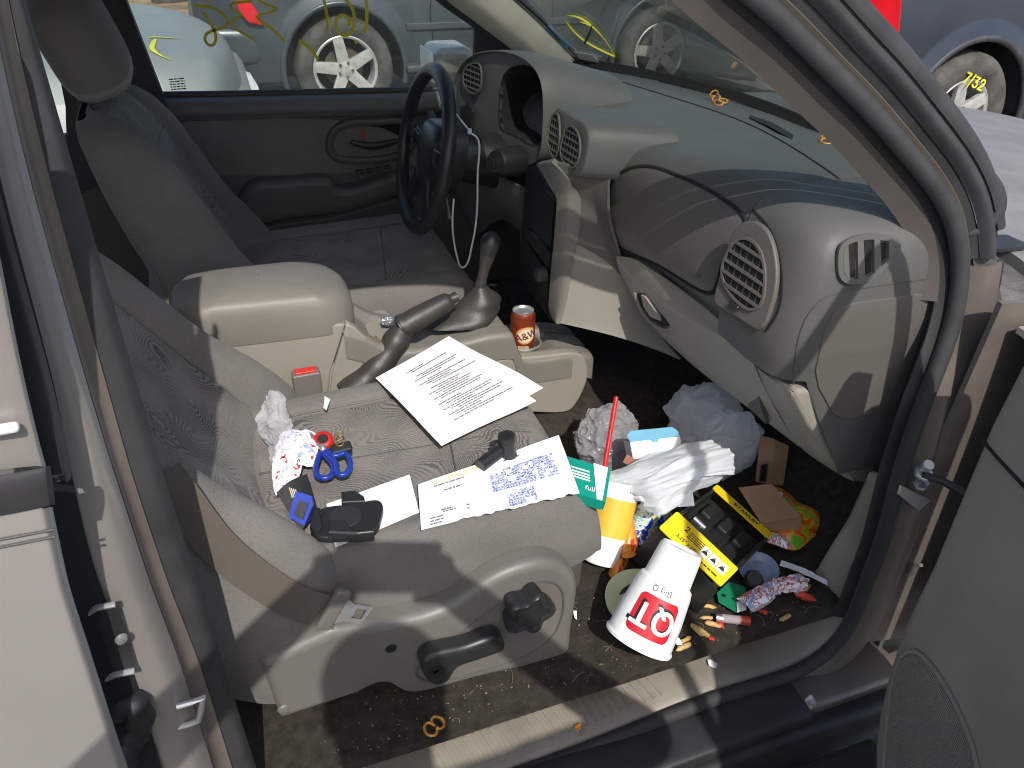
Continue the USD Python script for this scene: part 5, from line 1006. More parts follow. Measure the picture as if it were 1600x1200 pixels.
# red key-ring tape measure with black clip
TM = thing('tape_measure', 'small red round tape measure on a ring beside the scissors', 'tape measure', U(508, 692, z=.862))
c = U(506, 693, z=.862); part(TM, 'case', lathe([(0, .016), (.013, .016), (.0165, .012), (.0175, .004), (.016, 0), (0, 0)], c, nrm(A([-.1, -.45, 1])), 28), 'red_plastic', 50)
part(TM, 'dial', lathe([(0, .0175), (.008, .0175), (.009, .0155)], c, nrm(A([-.1, -.45, 1])), 20), 'black_matte')
part(TM, 'ring', tube(c+A([.028, .004, .01])+.006*np.c_[np.cos(np.linspace(0, 6.28, 20, False)), np.sin(np.linspace(0, 6.28, 20, False)), np.zeros(20)], .001, 6, True), 'gold')
bc_ = thing('leather_fob', 'black folded fob with brass ring right of the red tape measure', 'key fob', U(532, 700, z=.862)); part(bc_, 'fob', bx(U(533, 702, z=.870), (.034, .018, .016), ex=(1, .1, 0), ez=(0, -.4, 1), r=.004), 'black_matte', 40); part(bc_, 'ring', tube(U(531, 692, z=.884)+.006*np.c_[np.cos(np.linspace(0, 6.28, 20, False)), np.zeros(20), np.sin(np.linspace(0, 6.28, 20, False))], .001, 6, True), 'gold')
# crumpled bags
def crumple(c, r, seed, k=14.0, amp=.45, sub=5, squash=(1, 1, 1), floor=None):
    m = trimesh.creation.icosphere(subdivisions=sub); v = m.vertices.copy(); rid = lambda f, o: (1-np.abs(meshkit.noise(v*f+seed*7.3, seed+o)*2-1))
    v = v*(1+amp*(meshkit.fbm(v*1.3+seed, 2, seed)-.5)-.18+.34*amp*rid(1.5, 1)**5+.20*amp*rid(2.8, 2)**5+.09*amp*rid(5.5, 3)**4)[:, None]
    v = v*A(r)*A(squash)+A(c)
    if floor is not None: v[:, 2] = np.maximum(v[:, 2], floor)
    m.vertices = v; return m
def rumple(sh_pts, nu, nv, amp, seed, k=60):
    G_ = up(sh_pts, nu, nv); n = gnorm(G_); n = n*np.sign(n[..., 2:3]+1e-9); f = np.abs(meshkit.noise(G_*k+seed, seed)*2-1)+.5*np.abs(meshkit.noise(G_*k*2.1+seed, seed+3)*2-1)+.25*np.abs(meshkit.noise(G_*k*4.3+seed, seed+4)*2-1); return G_+n*((.75-f)*amp)[..., None]
CB = solo('clear_bag', solid(rumple([[U(410, 632, z=.93), U(428, 613, z=.945), U(441, 618, z=.94)], [U(406, 665, z=.90), U(428, 650, z=.925), U(450, 655, z=.91)], [U(418, 700, z=.872), U(436, 690, z=.892), U(462, 690, z=.876)], [U(428, 722, z=.862), U(442, 716, z=.870), U(470, 716, z=.862)]], 60, 40, .012, 3, 40), .0003), 'film_clear', 'clear crumpled plastic bag against the passenger backrest', 'plastic bag', smooth=20)
solo('snack_wrapper', solid(rumple([[U(438, 680, z=.872), U(462, 672, z=.880), U(492, 678, z=.872)], [U(430, 712, z=.864), U(462, 700, z=.880), U(496, 702, z=.866)], [U(428, 735, z=.860), U(460, 728, z=.870), U(490, 730, z=.860)]], 40, 40, .007, 6), .0004), 'wrap_flag', 'white wrapper with red and blue print beside the clear bag', 'wrapper', smooth=20)
solo('snack_wrapper', solid(rumple([[U(426, 728, z=.870), U(448, 722, z=.872), U(472, 726, z=.868)], [U(426, 745, z=.864), U(448, 740, z=.868), U(470, 738, z=.862)], [U(432, 775, z=.858), U(440, 768, z=.862), U(452, 760, z=.858)]], 30, 30, .006, 9), .0004), 'wrap_flag', 'red and white starred wrapper above the black card pouch', 'wrapper', smooth=20)
# black pouch and blue pack
pc = [U(432, 770, z=.895), U(480, 741, z=.900), U(499, 806, z=.864), U(470, 832, z=.862)]
PO = thing('card_pouch', 'black cardboard pouch leaning on the lower backrest bolster', 'pouch', (pc[0]+pc[2])/2)
part(PO, 'pouch', solid(up([[pc[0], (pc[0]+pc[1])/2+A([0, 0, .006]), pc[1]], [pc[3], (pc[3]+pc[2])/2+A([0, 0, .006]), pc[2]]], 12, 12), .004), 'black_matte', 40)
for k in range(4): part(PO, 'white_stripe', tube([U(452+k*3.2, 762+k, z=.902), U(457+k*3.2, 778+k, z=.896)], .0008, 5), 'cream')
BPk = thing('blue_packet', 'slim dark blue packet with black label in front of the black pouch', 'packet', U(468, 800, z=.885))
part(BPk, 'packet', flat([U(463, 768, z=.905), U(487, 775, z=.903), U(490, 790, z=.892), U(476, 822, z=.874), U(452, 808, z=.880)], .006), 'pack_blue'); part(BPk, 'label', flat([U(467, 782, z=.904), U(482, 786, z=.901), U(473, 812, z=.885), U(460, 804, z=.889)], .002), 'black_matte')
# black flashlight / mount arm under the envelope
FL = thing('black_flashlight', 'black jointed tube flashlight poking out from under the torn envelope', 'flashlight', U(780, 712, z=.87))
part(FL, 'barrel', tube([U(750, 728, z=.872), U(784, 702, z=.878)], .011, 16), 'black_plastic'); part(FL, 'head', tube([U(796, 712, z=.866), U(793, 696, z=.888), U(792, 688, z=.898)], [.0125, .0125, .0135], 20), 'black_plastic'); part(FL, 'head_cap', tube([U(792, 688, z=.898), U(791, 680, z=.908)], [.0140, .0135], 20), 'black_matte'); part(FL, 'joint', tube([U(775, 696, z=.886), U(781, 692, z=.890)], .006, 12), 'black_matte')
# teal and white cigarette box
q = [U(886, 713, z=.862), U(952, 733, z=.850), U(944, 784, z=.836), U(901, 771, z=.846)]
TB = thing('cigarette_box', 'teal and white cigarette box on the front edge of the passenger seat', 'box', (q[0]+q[2])/2)
nb = nrm(np.cross(q[1]-q[0], q[3]-q[0])); nb = nb if nb[2] > 0 else -nb
part(TB, 'box_body', flat([p-nb*.011 for p in q], .022), 'teal_box'); mid_ = lambda a, b, t: a*(1-t)+b*t
part(TB, 'white_band', flat([mid_(q[0], q[1], .62)+nb*.0015, mid_(q[0], q[1], .96)+nb*.0015, mid_(q[3], q[2], .92)+nb*.0015, mid_(q[3], q[2], .72)+nb*.0015], .003), 'paper')
exb, eyb = nrm(q[1]-q[0]), nrm(q[0]-q[3])
for t in (.26, .36, .44, .52): part(TB, 'white_stripe', flat([mid_(mid_(q[0], q[3], t), mid_(q[1], q[2], t), s)+nb*.001 for s in (.03, .52)]+[mid_(mid_(q[0], q[3], t+.035), mid_(q[1], q[2], t+.035), s)+nb*.001 for s in (.52, .03)], .001), 'paper')
part(TB, 'label_word', text('full', .008, frame(mid_(mid_(q[0], q[3], .76), mid_(q[1], q[2], .76), .5)+nb*.001, exb, eyb), .001), 'paper')
part(TB, 'box_end', flat([q[1]+exb*.0015, q[2]+exb*.0015, q[2]-nb*.02+exb*.0015, q[1]-nb*.02+exb*.0015], .002), 'teal_box')
# root beer can
cb = A([*U(816, 546, y=0.0)[:2], .742]); CAN = thing('soda_can', 'short brown and orange root beer can in the console cup holder', 'can', cb); r_ = .0275
part(CAN, 'can_body', lathe([(0, .002), (.020, .002), (.023, .0), (r_, .008), (r_, .090), (r_-.005, .098)], cb, (0, 0, 1), 40), 'root_beer', 50)
part(CAN, 'can_lid', lathe([(r_-.005, .098), (r_-.0035, .101), (r_-.006, .1005), (r_-.008, .097), (0, .097)], cb, (0, 0, 1), 40), 'steel', 40); part(CAN, 'pull_tab', bx(cb+A([0, -.004, .0985]), (.012, .018, .0012), r=.0005), 'steel'); part(CAN, 'can_foot', lathe([(.0235, .001), (r_+.0002, .0082), (r_+.0003, .014)], cb, (0, 0, 1), 40), 'steel', 50)
va = math.atan2(CP[1]-cb[1], CP[0]-cb[0])+.28
def wrap(m, r, z0, rot=0.0):
    m = tri(m).copy(); v = m.vertices.copy(); c_, s_ = math.cos(rot), math.sin(rot); x = v[:, 0]*c_-v[:, 1]*s_; y = v[:, 0]*s_+v[:, 1]*c_; a = va+x/r
    m.vertices = cb+np.c_[(r+v[:, 2])*np.cos(a), (r+v[:, 2])*np.sin(a), z0+y]; return m
def fine(p, t): m = trimesh.creation.extrude_polygon(p, t, engine='earcut'); return m.subdivide_to_size(.004)
for rx, ry, mm, t in ((.024, .021, 'orange_band', .0003), (.0215, .0185, 'cream', .0006), (.0205, .0175, 'candy_red', .0009), (.0195, .0165, 'cream', .0012)): part(CAN, 'logo_oval', wrap(fine(shapely.affinity.rotate(Polygon(ell(rx, ry, 36)), 20), t), r_, .05), mm)
part(CAN, 'logo_letters', wrap(tri(text('A&W', .016, None, .0016, True)).subdivide_to_size(.004), r_, .05, .30), 'root_beer')
for k in range(3): part(CAN, 'small_print', wrap(tri(words(None, [(-.018, 0, .026)], .0016, k)), r_+.0003, .016+.003*k), 'cream')
# foil, gold pen tip, zip tie
solo('foil_wrapper', crumple(U(607, 500, z=.862), (.016, .012, .010), 4, amp=.7, sub=3), 'foil', 'crumpled silver foil scrap in the console tray', 'foil', smooth=10)
solo('brass_pen', tube([U(586, 525, z=.858), U(590, 529, z=.862), U(595, 536, z=.85)], [.001, .003, .004], 10), 'gold', 'small brass tipped pen beside the hand brake boot', 'pen')
zt = spl(UL([(735, 208), (746, 216), (747, 260), (746, 310), (742, 360), (735, 395), (728, 415), (722, 418), (715, 405), (709, 375), (707, 345), (709, 311)], y=.22), 60)
ZT = thing('zip_tie', 'long white zip tie hanging in a loop from the steering column', 'zip tie', U(735, 208, y=.22)); part(ZT, 'strap', tube(zt, .0022, 6), 'zip_white'); part(ZT, 'tail', tube(UL([(713, 178), (722, 190), (731, 201)], y=.22), [.001, .002, .0022], 6), 'zip_white'); part(ZT, 'head', bx(U(734, 205, y=.22), (.009, .007, .012), r=.002), 'zip_white')
# pretzels
def pretzel(c, n, s, label, rotz=0.0):
    n = nrm(n); ex = nrm(np.cross([0, 1.0, .01], n)); ey = np.cross(n, ex); e1, e2 = ex*math.cos(rotz)+ey*math.sin(rotz), -ex*math.sin(rotz)+ey*math.cos(rotz)
    P_ = [(-.1, -.28, .2), (.15, -.5, 0), (.55, -.62, 0), (.95, -.2, 0), (.9, .35, 0), (.5, .72, 0), (.12, .5, .1), (.0, .05, .3), (-.12, .5, .4), (-.5, .72, 0), (-.9, .35, 0), (-.95, -.2, 0), (-.55, -.62, 0), (-.15, -.5, 0), (.1, -.28, .4)]
    q = spl(A([A(c)+e1*x*s+e2*y*s+n*(z*s*.4+.004) for x, y, z in P_]), 70); T_ = thing('pretzel', label, 'pretzel', c, 'pretzels scattered in the car'); part(T_, 'pretzel_loop', tube(q, s*.13*(1+.15*np.sin(np.arange(70)*1.7)), 8), 'pretzel_gold', 60); return T_
def on_z(px, z): return U(*px, z=z)
def sillz(px, lift=.0): G_ = up(si, 80, 14); return on_sheet(G_, [px], lift)[0]
pretzel(U(679, 1137, z=ZF+.016), (0, -.1, 1), .016, 'whole golden pretzel on the edge of the beige sill plate', .5)
pretzel(on_sheet(G, [(1126, 163)], .001)[0], (-.2, -.2, 1), .016, 'golden pretzel lying on the dashboard at the windshield base', .2); pretzel(on_sheet(G, [(1117, 158)], .010)[0], (-.6, -.5, .6), .013, 'golden pretzel propped behind the other dashboard pretzel', 1.2)
pretzel(on_sheet(G, [(1292, 222)], .001)[0], (-.2, -.2, 1), .015, 'golden pretzel on the dashboard beside the right windshield pillar', .9)
# ---------------- passenger footwell
QTm, QTb = U(997, 1002, z=ZF+.050), U(1066, 856, z=.745)
ax = nrm(QTb-QTm); L0 = np.linalg.norm(QTb-QTm); rm, rb = .056, .034
QT = thing('foam_cup', 'big white foam cup with a red logo lying upside down by the sill', 'cup', (QTm[0], QTm[1], ZF))
cp_prof = [(rm-.004, .002), (rm, .0), (rm+.001, .004), (rm-.002, .008), (rm-.0045, L0*.30), (rm-.010, L0*.58), (rm-.0125, L0*.64), (rm-.0175, L0*.665), (rb+.001, L0*.97), (rb-.002, L0), (rb-.006, L0), (rb-.008, L0-.004), (0, L0-.004)]
part(QT, 'cup_body', lathe(cp_prof, QTm, ax, 56), 'white_foam', 30)
uu = nrm(np.cross(ax, np.cross(CP-QTm, ax))); vv = np.cross(ax, uu)
prr = A(sorted([(h, r) for r, h in cp_prof[1:9]]))
def cupwrap(m, h0, a0=0.0):
    m = tri(m).copy(); v = m.vertices; h = h0-v[:, 1]; r = np.interp(h, prr[:, 0], prr[:, 1])+v[:, 2]+.0004; a = a0+v[:, 0]/.05
    m.vertices = QTm+ax*h[:, None]+r[:, None]*(np.cos(a)[:, None]*uu+np.sin(a)[:, None]*(-vv)); return m
a0 = -.12
part(QT, 'logo_square', cupwrap(fine(rsq(.070, .064, .010), .0004), L0*.33, a0), 'qt_red')
lt = tri(text('QT', .036, None, .0012, True)).subdivide_to_size(.004); sh_ = lt.copy(); sh_.vertices = sh_.vertices*[1.08, 1.06, .6]+[.003, -.003, 0]
part(QT, 'logo_shadow', cupwrap(sh_, L0*.33, a0), 'black_matte'); part(QT, 'logo_letters', cupwrap(lt, L0*.33, a0), 'paper')
bq = tri(text('Big Q', .010, None, .0006)).subdivide_to_size(.004); part(QT, 'size_mark', cupwrap(bq, L0*.60, a0+.1), 'print_grey')
# yellow and white cup with the red straw
c0_, c1_ = U(938, 880, z=ZF+.002), U(969, 752, z=.695); a_ = nrm(c1_-c0_); Lc = np.linalg.norm(c1_-c0_)
YC = thing('paper_cup', 'tall white cup with a yellow band leaning on the seat front', 'cup', c0_); part(YC, 'cup_body', lathe([(0, .001), (.032, .001), (.034, .003), (.034, .045), (.037, .052), (.040, Lc*.98), (.042, Lc), (.038, Lc), (.03, Lc-.02), (0, Lc-.03)], c0_, a_, 48), 'white_foam', 30)
part(YC, 'yellow_band', lathe([(.0375, .056), (.0378, .057), (.0398, Lc*.80), (.0396, Lc*.81)], c0_, a_, 48), 'cup_yellow', 50)
uy = nrm(np.cross(a_, np.cross(CP-c0_, a_))); vy = np.cross(a_, uy); part(YC, 'red_arc', tube(A([c0_+a_*(Lc*.56+.02*math.sin(t))+(.0395)*(math.cos(.75-.35*math.cos(t))*uy-math.sin(.75-.35*math.cos(t))*vy) for t in np.linspace(1.2, 5.0, 20)]), .0022, 6), 'qt_red')
solo('drinking_straw', tube([U(945, 728, z=.76), U(963, 620, z=.86)], .0042, 12), 'straw_red', 'red plastic straw standing up behind the teal box', 'straw')
# bags in the footwell
solo('grey_bag', crumple(U(948, 688, z=.63), (.080, .065, .085), 11, amp=.5), 'film_grey', 'shiny grey plastic bag behind the red straw', 'plastic bag', smooth=15)
b1 = crumple(U(1100, 655, z=.67), (.080, .07, .085), 21, amp=.45); b2 = crumple(U(1140, 690, z=.655), (.070, .055, .085), 33, amp=.45)
solo('white_bag', trimesh.util.concatenate([b1, b2]), 'film_white', 'big translucent white plastic bag bunched up under the glovebox', 'plastic bag', smooth=40)
fb0 = up([[U(958, 736, z=.70), U(1010, 716, z=.72), U(1060, 697, z=.735), U(1112, 688, z=.745)], [U(948, 748, z=.705), U(1012, 738, z=.735), U(1065, 720, z=.757), U(1140, 705, z=.748)], [U(980, 765, z=.70), U(1030, 762, z=.727), U(1080, 746, z=.742), U(1142, 740, z=.71)], [U(1000, 792, z=.67), U(1035, 802, z=.69), U(1080, 775, z=.69), U(1112, 765, z=.68)]], 110, 90)
su, sv = np.meshgrid(np.linspace(0, 1, 110), np.linspace(0, 1, 90), indexing='ij'); q_ = np.stack([su*7+sv*1.5, sv*1.6, su*0], -1); nf = gnorm(fb0); nf = nf*np.sign(nf[..., 2:3])
fold = np.abs(meshkit.noise(q_*1.0, 3)*2-1)*.012+np.abs(meshkit.noise(q_*[2.3, 1.5, 1], 5)*2-1)*.006+np.abs(meshkit.noise(q_*[4.6, 4, 1], 8)*2-1)*.0025
solo('white_bag', solid(fb0+nf*(.010-fold)[..., None], .0003), 'film_white', 'flattened white plastic bag stretched over the yellow and black pack', 'plastic bag', smooth=40)
# small white and blue box
ob = [U(985, 691, z=.720), U(1062, 681, z=.722), U(1072, 730, z=.665), U(995, 742, z=.665)]
WB = thing('small_box', 'white card box with a pale blue open flap', 'box', ob[3]); part(WB, 'box_front', flat(ob, .003), 'paper'); nbx = nrm(np.cross(ob[1]-ob[0], ob[3]-ob[0])); nbx = nbx if nbx@(CP-ob[0]) > 0 else -nbx
part(WB, 'box_side', flat([ob[0], ob[3], ob[3]-nbx*.04, ob[0]-nbx*.04], .002), 'paper'); part(WB, 'blue_flap', flat([ob[0], ob[1], U(1059, 673, z=.735), U(1050, 667, z=.742), U(985, 673, z=.742), U(979, 680, z=.735)], .002), 'card_blue'); part(WB, 'thumb_cut', flat([U(1017, 686, z=.7235), U(1030, 684, z=.7235), U(1027, 690, z=.717), U(1020, 691, z=.717)], .0045), 'card_blue')
solo('card_scrap', flat([U(973, 722, z=.70), U(980, 709, z=.715), U(990, 718, z=.712), U(1000, 717, z=.71), U(1006, 728, z=.70), U(995, 734, z=.69)], .0015), 'brown_red', 'torn reddish brown card scrap left of the small white box', 'card')
solo('paper_slip', flat([U(1050, 778, z=.688), U(1082, 766, z=.70), U(1085, 790, z=.69), U(1060, 793, z=.68)], .001), 'paper', 'white slip of paper under the flattened white bag', 'paper')
# yellow and black strap pack
zk = .675; kq = [U(1058, 802, z=.690), U(1152, 890, z=.645), U(1203, 829, z=.612), U(1110, 752, z=.657)]
SK = thing('strap_pack', 'black plastic pack with yellow STANLEY cards', 'tool pack', (kq[0]+kq[2])/2-A([0, 0, zk-ZF]))
ek, fk_ = nrm(kq[1]-kq[0]), nrm(kq[3]-kq[0]); Lk, Wk = np.linalg.norm(kq[1]-kq[0]), np.linalg.norm(kq[3]-kq[0]); f_top = frame(kq[0], ek, kq[3]-kq[0]); kc_ = lambda a, b, h=0: f_top[0]+f_top[1]*a+f_top[2]*b+f_top[3]*h
sgk = 1 if f_top[3][2] > 0 else -1; f_top = (f_top[0], f_top[1], f_top[2], f_top[3]*sgk); kc_ = lambda a, b, h=0: f_top[0]+f_top[1]*a+f_top[2]*b+f_top[3]*h
dk = .05
part(SK, 'tray', trimesh.util.concatenate([bx(kc_(Lk/2, Wk/2, -dk*.75), (Lk*.96, Wk*.96, dk*.5), ex=ek, ez=f_top[3], r=.006), bx(kc_(Lk*.03, Wk/2, -dk/2), (.006, Wk*.95, dk), ex=ek, ez=f_top[3], r=.002), bx(kc_(Lk*.97, Wk/2, -dk/2), (.006, Wk*.95, dk), ex=ek, ez=f_top[3], r=.002)]), 'black_plastic', 40)
for a, w in ((.22, .05), (.5, .035), (.76, .05)): part(SK, 'ratchet_handle', trimesh.util.concatenate([bx(kc_(Lk*a, Wk*.5, -.035), (.03, Wk*.7, .03), ex=ek, ez=f_top[3], r=.008), bx(kc_(Lk*a, Wk*.62, -.014), (.022, .05, .012), ex=ek, ez=f_top[3], r=.004)]), 'black_plastic', 40)
part(SK, 'ratchet_bolt', tube([kc_(Lk*.15, Wk*.35, -.02), kc_(Lk*.34, Wk*.35, -.02)], .005, 10), 'foil')
cw = .040
def card(b0, b1, nm): part(SK, nm, ext(rsq(Lk*1.0, b1-b0, .004), .0025, (kc_(Lk/2, (b0+b1)/2, -.001), f_top[1], f_top[2], f_top[3])), 'yellow_card')
card(Wk*.90, Wk*1.04, 'upper_card'); lowq = [U(1031, 829, z=.680), U(1124, 921, z=.635)]
lb = (lowq[0]-kq[0]); f_c = frame(kq[0]+A([0, 0, .002]), ek, -lb); hc_ = np.linalg.norm(lb-ek*(lb@ek))
ncard = f_c[3] if f_c[3]@(CP-kq[0]) > 0 else -f_c[3]
f_c = (f_c[0], f_c[1], f_c[2], ncard)
cx_ = lambda a, b, h=0.003: f_c[0]+f_c[1]*a-f_c[2]*b+f_c[3]*h
part(SK, 'label_card', ext(rsq(Lk*1.02, hc_, .004), .003, (cx_(Lk/2, hc_/2, 0), f_c[1], f_c[2], f_c[3])), 'yellow_card')
def ctext(s, h, a, b, m='black_matte', bold=True): part(SK, 'print', text(s, h, (cx_(a, b, .0031), f_c[1], f_c[2], f_c[3]), .0005, bold), m)
ctext('2', .011, Lk*.25, hc_*.26); ctext("1.25\" x 15'", .006, Lk*.36, hc_*.70); part(SK, 'print', words((cx_(Lk*.30, hc_*.5, .0031), f_c[1], f_c[2], f_c[3]), [(0, .004*k, .035) for k in range(4)], .0018, 4), 'black_matte', False)
for k in range(3):
    a = Lk*(.60+.135*k); part(SK, 'pictogram', ext(rsq(.0165, hc_*.42, .0015), .0006, (cx_(a, hc_*.45, .003), f_c[1], f_c[2], f_c[3])), 'paper')
    part(SK, 'pictogram_mark', trimesh.util.concatenate([ext(Polygon([(-.006, -.004), (.006, -.004), (.003, .002), (-.003, .002)]), .0004, (cx_(a, hc_*.45, .0036), f_c[1], f_c[2], f_c[3])), ext(Point(0, .004).buffer(.0022).difference(Point(0, .004).buffer(.0011)), .0004, (cx_(a, hc_*.45, .0036), f_c[1], f_c[2], f_c[3]))]), 'black_matte')
part(SK, 'print', words((cx_(Lk*.55, hc_*.86, .0031), f_c[1], f_c[2], f_c[3]), [(0, 0, Lk*.34)], .0028, 6), 'black_matte', False)
part(SK, 'brand_word', text('STANLEY', .0095, (kc_(Lk*.56, Wk*.97, .0016), f_top[1], f_top[2], f_top[3]), .0006, True), 'black_matte')
fb_ = [cx_(-.004, hc_*1.0, 0), cx_(Lk*1.02, hc_*1.0, 0), U(1086, 962, z=ZF+.004), U(988, 868, z=ZF+.012)]
part(SK, 'front_panel', flat(fb_, .004), 'black_plastic')
# pale plastic lid, under the foam cup
lc = U(1003, 938, z=ZF+.006); fL = frame(lc, (1, .1, 0), (-.1, 1, .12)); rp = Point(0, 0).buffer(.066, quad_segs=16).difference(shapely.affinity.translate(Point(0, 0).buffer(.042, quad_segs=16), -.004, -.006)).union(Polygon([(-.05, .004), (.05, .012), (.05, .026), (-.05, .022)]))
PL = thing('plastic_lid', 'pale yellow green plastic lid with cut-outs under the foam cup', 'lid', lc); part(PL, 'lid_ring', plate(np.array(rp.exterior.coords)[:-1], .004, fL, .001) if False else ext(rp, .004, fL), 'lid_green'); part(PL, 'dark_insert', ext(Point(0, 0).buffer(.058), .0015, fL), 'black_matte')
# grey-blue dish lid and black cap
gl_ = U(1184, 893, z=ZF+.006); DL = solo('dish_lid', lathe([(0, .004), (.022, .004), (.030, .010), (.036, .012), (.037, .010), (.030, .0), (0, 0)], gl_, nrm(A([-.1, -.15, 1])), 40), 'lid_blue', 'round grey blue plastic lid on the dark carpet', 'lid')
solo('bottle_cap', lathe([(0, .016), (.013, .016), (.0165, .012), (.0165, 0), (0, 0)], U(1176, 908, z=ZF+.014), nrm(A([-.2, -.4, 1])), 30), 'black_plastic', 'round black cap lying on the grey blue lid', 'cap')
GC = thing('green_card', 'green and white cut card below the grey blue lid', 'card', U(1142, 930, z=ZF+.01)); part(GC, 'card', flat(UL([(1120, 927), (1139, 909), (1165, 918), (1164, 952), (1150, 957), (1123, 941)], z=ZF+.010), .0015), 'green_card'); part(GC, 'white_patch', flat(UL([(1151, 940), (1166, 938), (1166, 953), (1152, 957)], z=ZF+.0125), .001), 'paper'); part(GC, 'punch_hole', lathe([(.004, .001), (0, .0012)], U(1131, 931, z=ZF+.0118), (0, 0, 1), 14), 'void')
solo('candy_wrapper', solid(rumple([[U(1150, 938, z=ZF+.02), U(1190, 915, z=ZF+.028), U(1212, 906, z=ZF+.022), U(1240, 900, z=ZF+.025), U(1266, 905, z=ZF+.014)], [U(1165, 945, z=ZF+.026), U(1195, 932, z=ZF+.034), U(1214, 916, z=ZF+.026), U(1244, 912, z=ZF+.03), U(1262, 914, z=ZF+.014)], [U(1172, 956, z=ZF+.012), U(1200, 946, z=ZF+.016), U(1216, 926, z=ZF+.014), U(1244, 926, z=ZF+.012), U(1254, 922, z=ZF+.01)]], 30, 60, .009, 8, 38), .0004), 'wrap_print', 'crumpled white printed candy wrapper beside the green card', 'wrapper', smooth=20)
solo('straw_wrapper', solid(rumple([[U(1218, 884, z=ZF+.008), U(1255, 897, z=ZF+.012), U(1292, 915, z=ZF+.006)], [U(1221, 876, z=ZF+.010), U(1258, 889, z=ZF+.014), U(1293, 908, z=ZF+.008)]], 6, 40, .003, 4, 90), .0006), 'paper', 'thin white straw wrapper on the dark carpet', 'wrapper')
# cardboard box pieces and snack bags
cbx = [U(1154, 762, z=.655), U(1205, 756, z=.662), U(1252, 808, z=.625), U(1250, 826, z=.600), U(1190, 818, z=.615)]
KB = thing('cardboard_box', 'open brown cardboard box behind the yellow and black pack', 'box', U(1200, 800, z=ZF)); part(KB, 'flap', flat([cbx[0], cbx[1], cbx[2], cbx[4]], .003), 'cardboard'); part(KB, 'flap_edge', flat([cbx[4], cbx[2], cbx[3], U(1190, 830, z=.600)], .003), 'cardboard')
part(KB, 'side', flat([U(1188, 680, z=.69), U(1210, 686, z=.69), U(1203, 756, z=.60), U(1180, 752, z=.60)], .003), 'cardboard'); part(KB, 'side', flat([U(1210, 686, z=.69), U(1233, 697, z=.675), U(1222, 758, z=.59), U(1203, 756, z=.60)], .003), 'cardboard'); part(KB, 'hand_slot', flat([U(1190, 728, z=.645), U(1199, 725, z=.648), U(1196, 752, z=.612), U(1187, 752, z=.612)], .006), 'void')
def pillow(px, zb, t, seed, m, name, label, cat='snack bag', group=None):
    o_ = UL(px, z=zb); c = o_.mean(0); R_ = spl(o_, 60, True); rows = []
    for s, h in ((1.0, 0), (.96, .001), (.85, .35), (.65, .7), (.4, .92), (.15, 1.0), (.01, 1.0)):
        q = c+(R_-c)*s; q[:, 2] += t*h*(.7+.6*meshkit.fbm(q*30+seed, 3, seed)); rows.append(q)
    rows = [c+(R_-c)*s for s in (.01, .9)]+rows
    return solo(name, grid(A(rows), cv=True), m, label, cat, group, smooth=30)
SB1 = pillow([(1200, 757), (1222, 766), (1250, 790), (1294, 812), (1272, 838), (1242, 860), (1222, 856), (1204, 842), (1194, 825), (1225, 815), (1215, 785)], ZF+.012, .035, 3, 'chips_orange', 'snack_bag', 'orange and green snack bag under the cardboard box flap')
part(SB1, 'bag_letter', text('B', .016, frame(U(1219, 775, z=ZF+.045), (1, -.7, 0), (.7, 1, .5)), .001, True), 'paper')
pillow([(1196, 832), (1210, 834), (1232, 846), (1236, 858), (1216, 853), (1198, 846)], ZF+.03, .012, 6, 'wrap_print', 'snack_wrapper', 'silver and magenta torn end of the orange snack bag', 'wrapper')
pillow([(985, 800), (1015, 797), (1040, 795), (1050, 805), (1030, 828), (1005, 850), (985, 848), (978, 825)], ZF+.035, .045, 7, 'bag_blue', 'snack_bag', 'blue and yellow patterned snack bag beside the yellow cup')
pillow([(976, 800), (992, 801), (988, 830), (996, 852), (992, 868), (975, 872), (972, 840)], ZF+.03, .035, 9, 'bag_orange', 'snack_bag', 'orange foil snack bag squeezed against the yellow cup')
pillow([(952, 900), (960, 880), (975, 872), (985, 862), (978, 885), (962, 905)], ZF+.004, .02, 12, 'bag_orange', 'snack_wrapper', 'red orange wrapper corner at the foot of the yellow cup', 'wrapper')
# small food pieces and litter
def nugget(px, z, s, m, seed, name, label, cat, group, ang=0.0, asp=2.2):
    c = U(*px, z=z+s*.45) if z is not None else sillz(px, s*.4); q = trimesh.creation.icosphere(subdivisions=2); v = q.vertices*(1+.9*(meshkit.fbm(q.vertices*1.9+seed, 3, seed)-.5))[:, None]*[s*asp/2, s*.42, s*.30]
    v[:, 1] *= 1-.25*np.cos(v[:, 0]/(s*asp/2)*3); ca, sa = math.cos(ang), math.sin(ang); q.vertices = c+np.c_[v[:, 0]*ca-v[:, 1]*sa, v[:, 0]*sa+v[:, 1]*ca, v[:, 2]]
    return solo(name, q, m, label, cat, group, smooth=60)
G1 = 'food bits on the carpet by the sill'
fl_ = [((1107, 947), .012, 'left of the green card'), ((1104, 965), .010, 'above the pair of long bits'), ((1114, 975), .013, 'left of the red lighter'), ((1090, 984), .013, 'left one of the pair by the foam cup'), ((1098, 987), .013, 'right one of the pair by the foam cup'), ((1070, 1000), .011, 'touching the foam cup rim'), ((1068, 1011), .013, 'right below the foam cup rim'), ((1227, 965), .012, 'alone by the sill curve'), ((1262, 918), .009, 'above the knobbly red candy'), ((996, 873), .011, 'by the blue snack bag')]
for k, (p, s, w) in enumerate(fl_): nugget(p, ZF-.003, s, 'chip', k+1, 'corn_chip', 'small golden corn bit '+w, 'snack', G1, ang=[-.6, -.3, -.7, -1.3, -1.2, .2, .1, .2, .5, -.8][k])
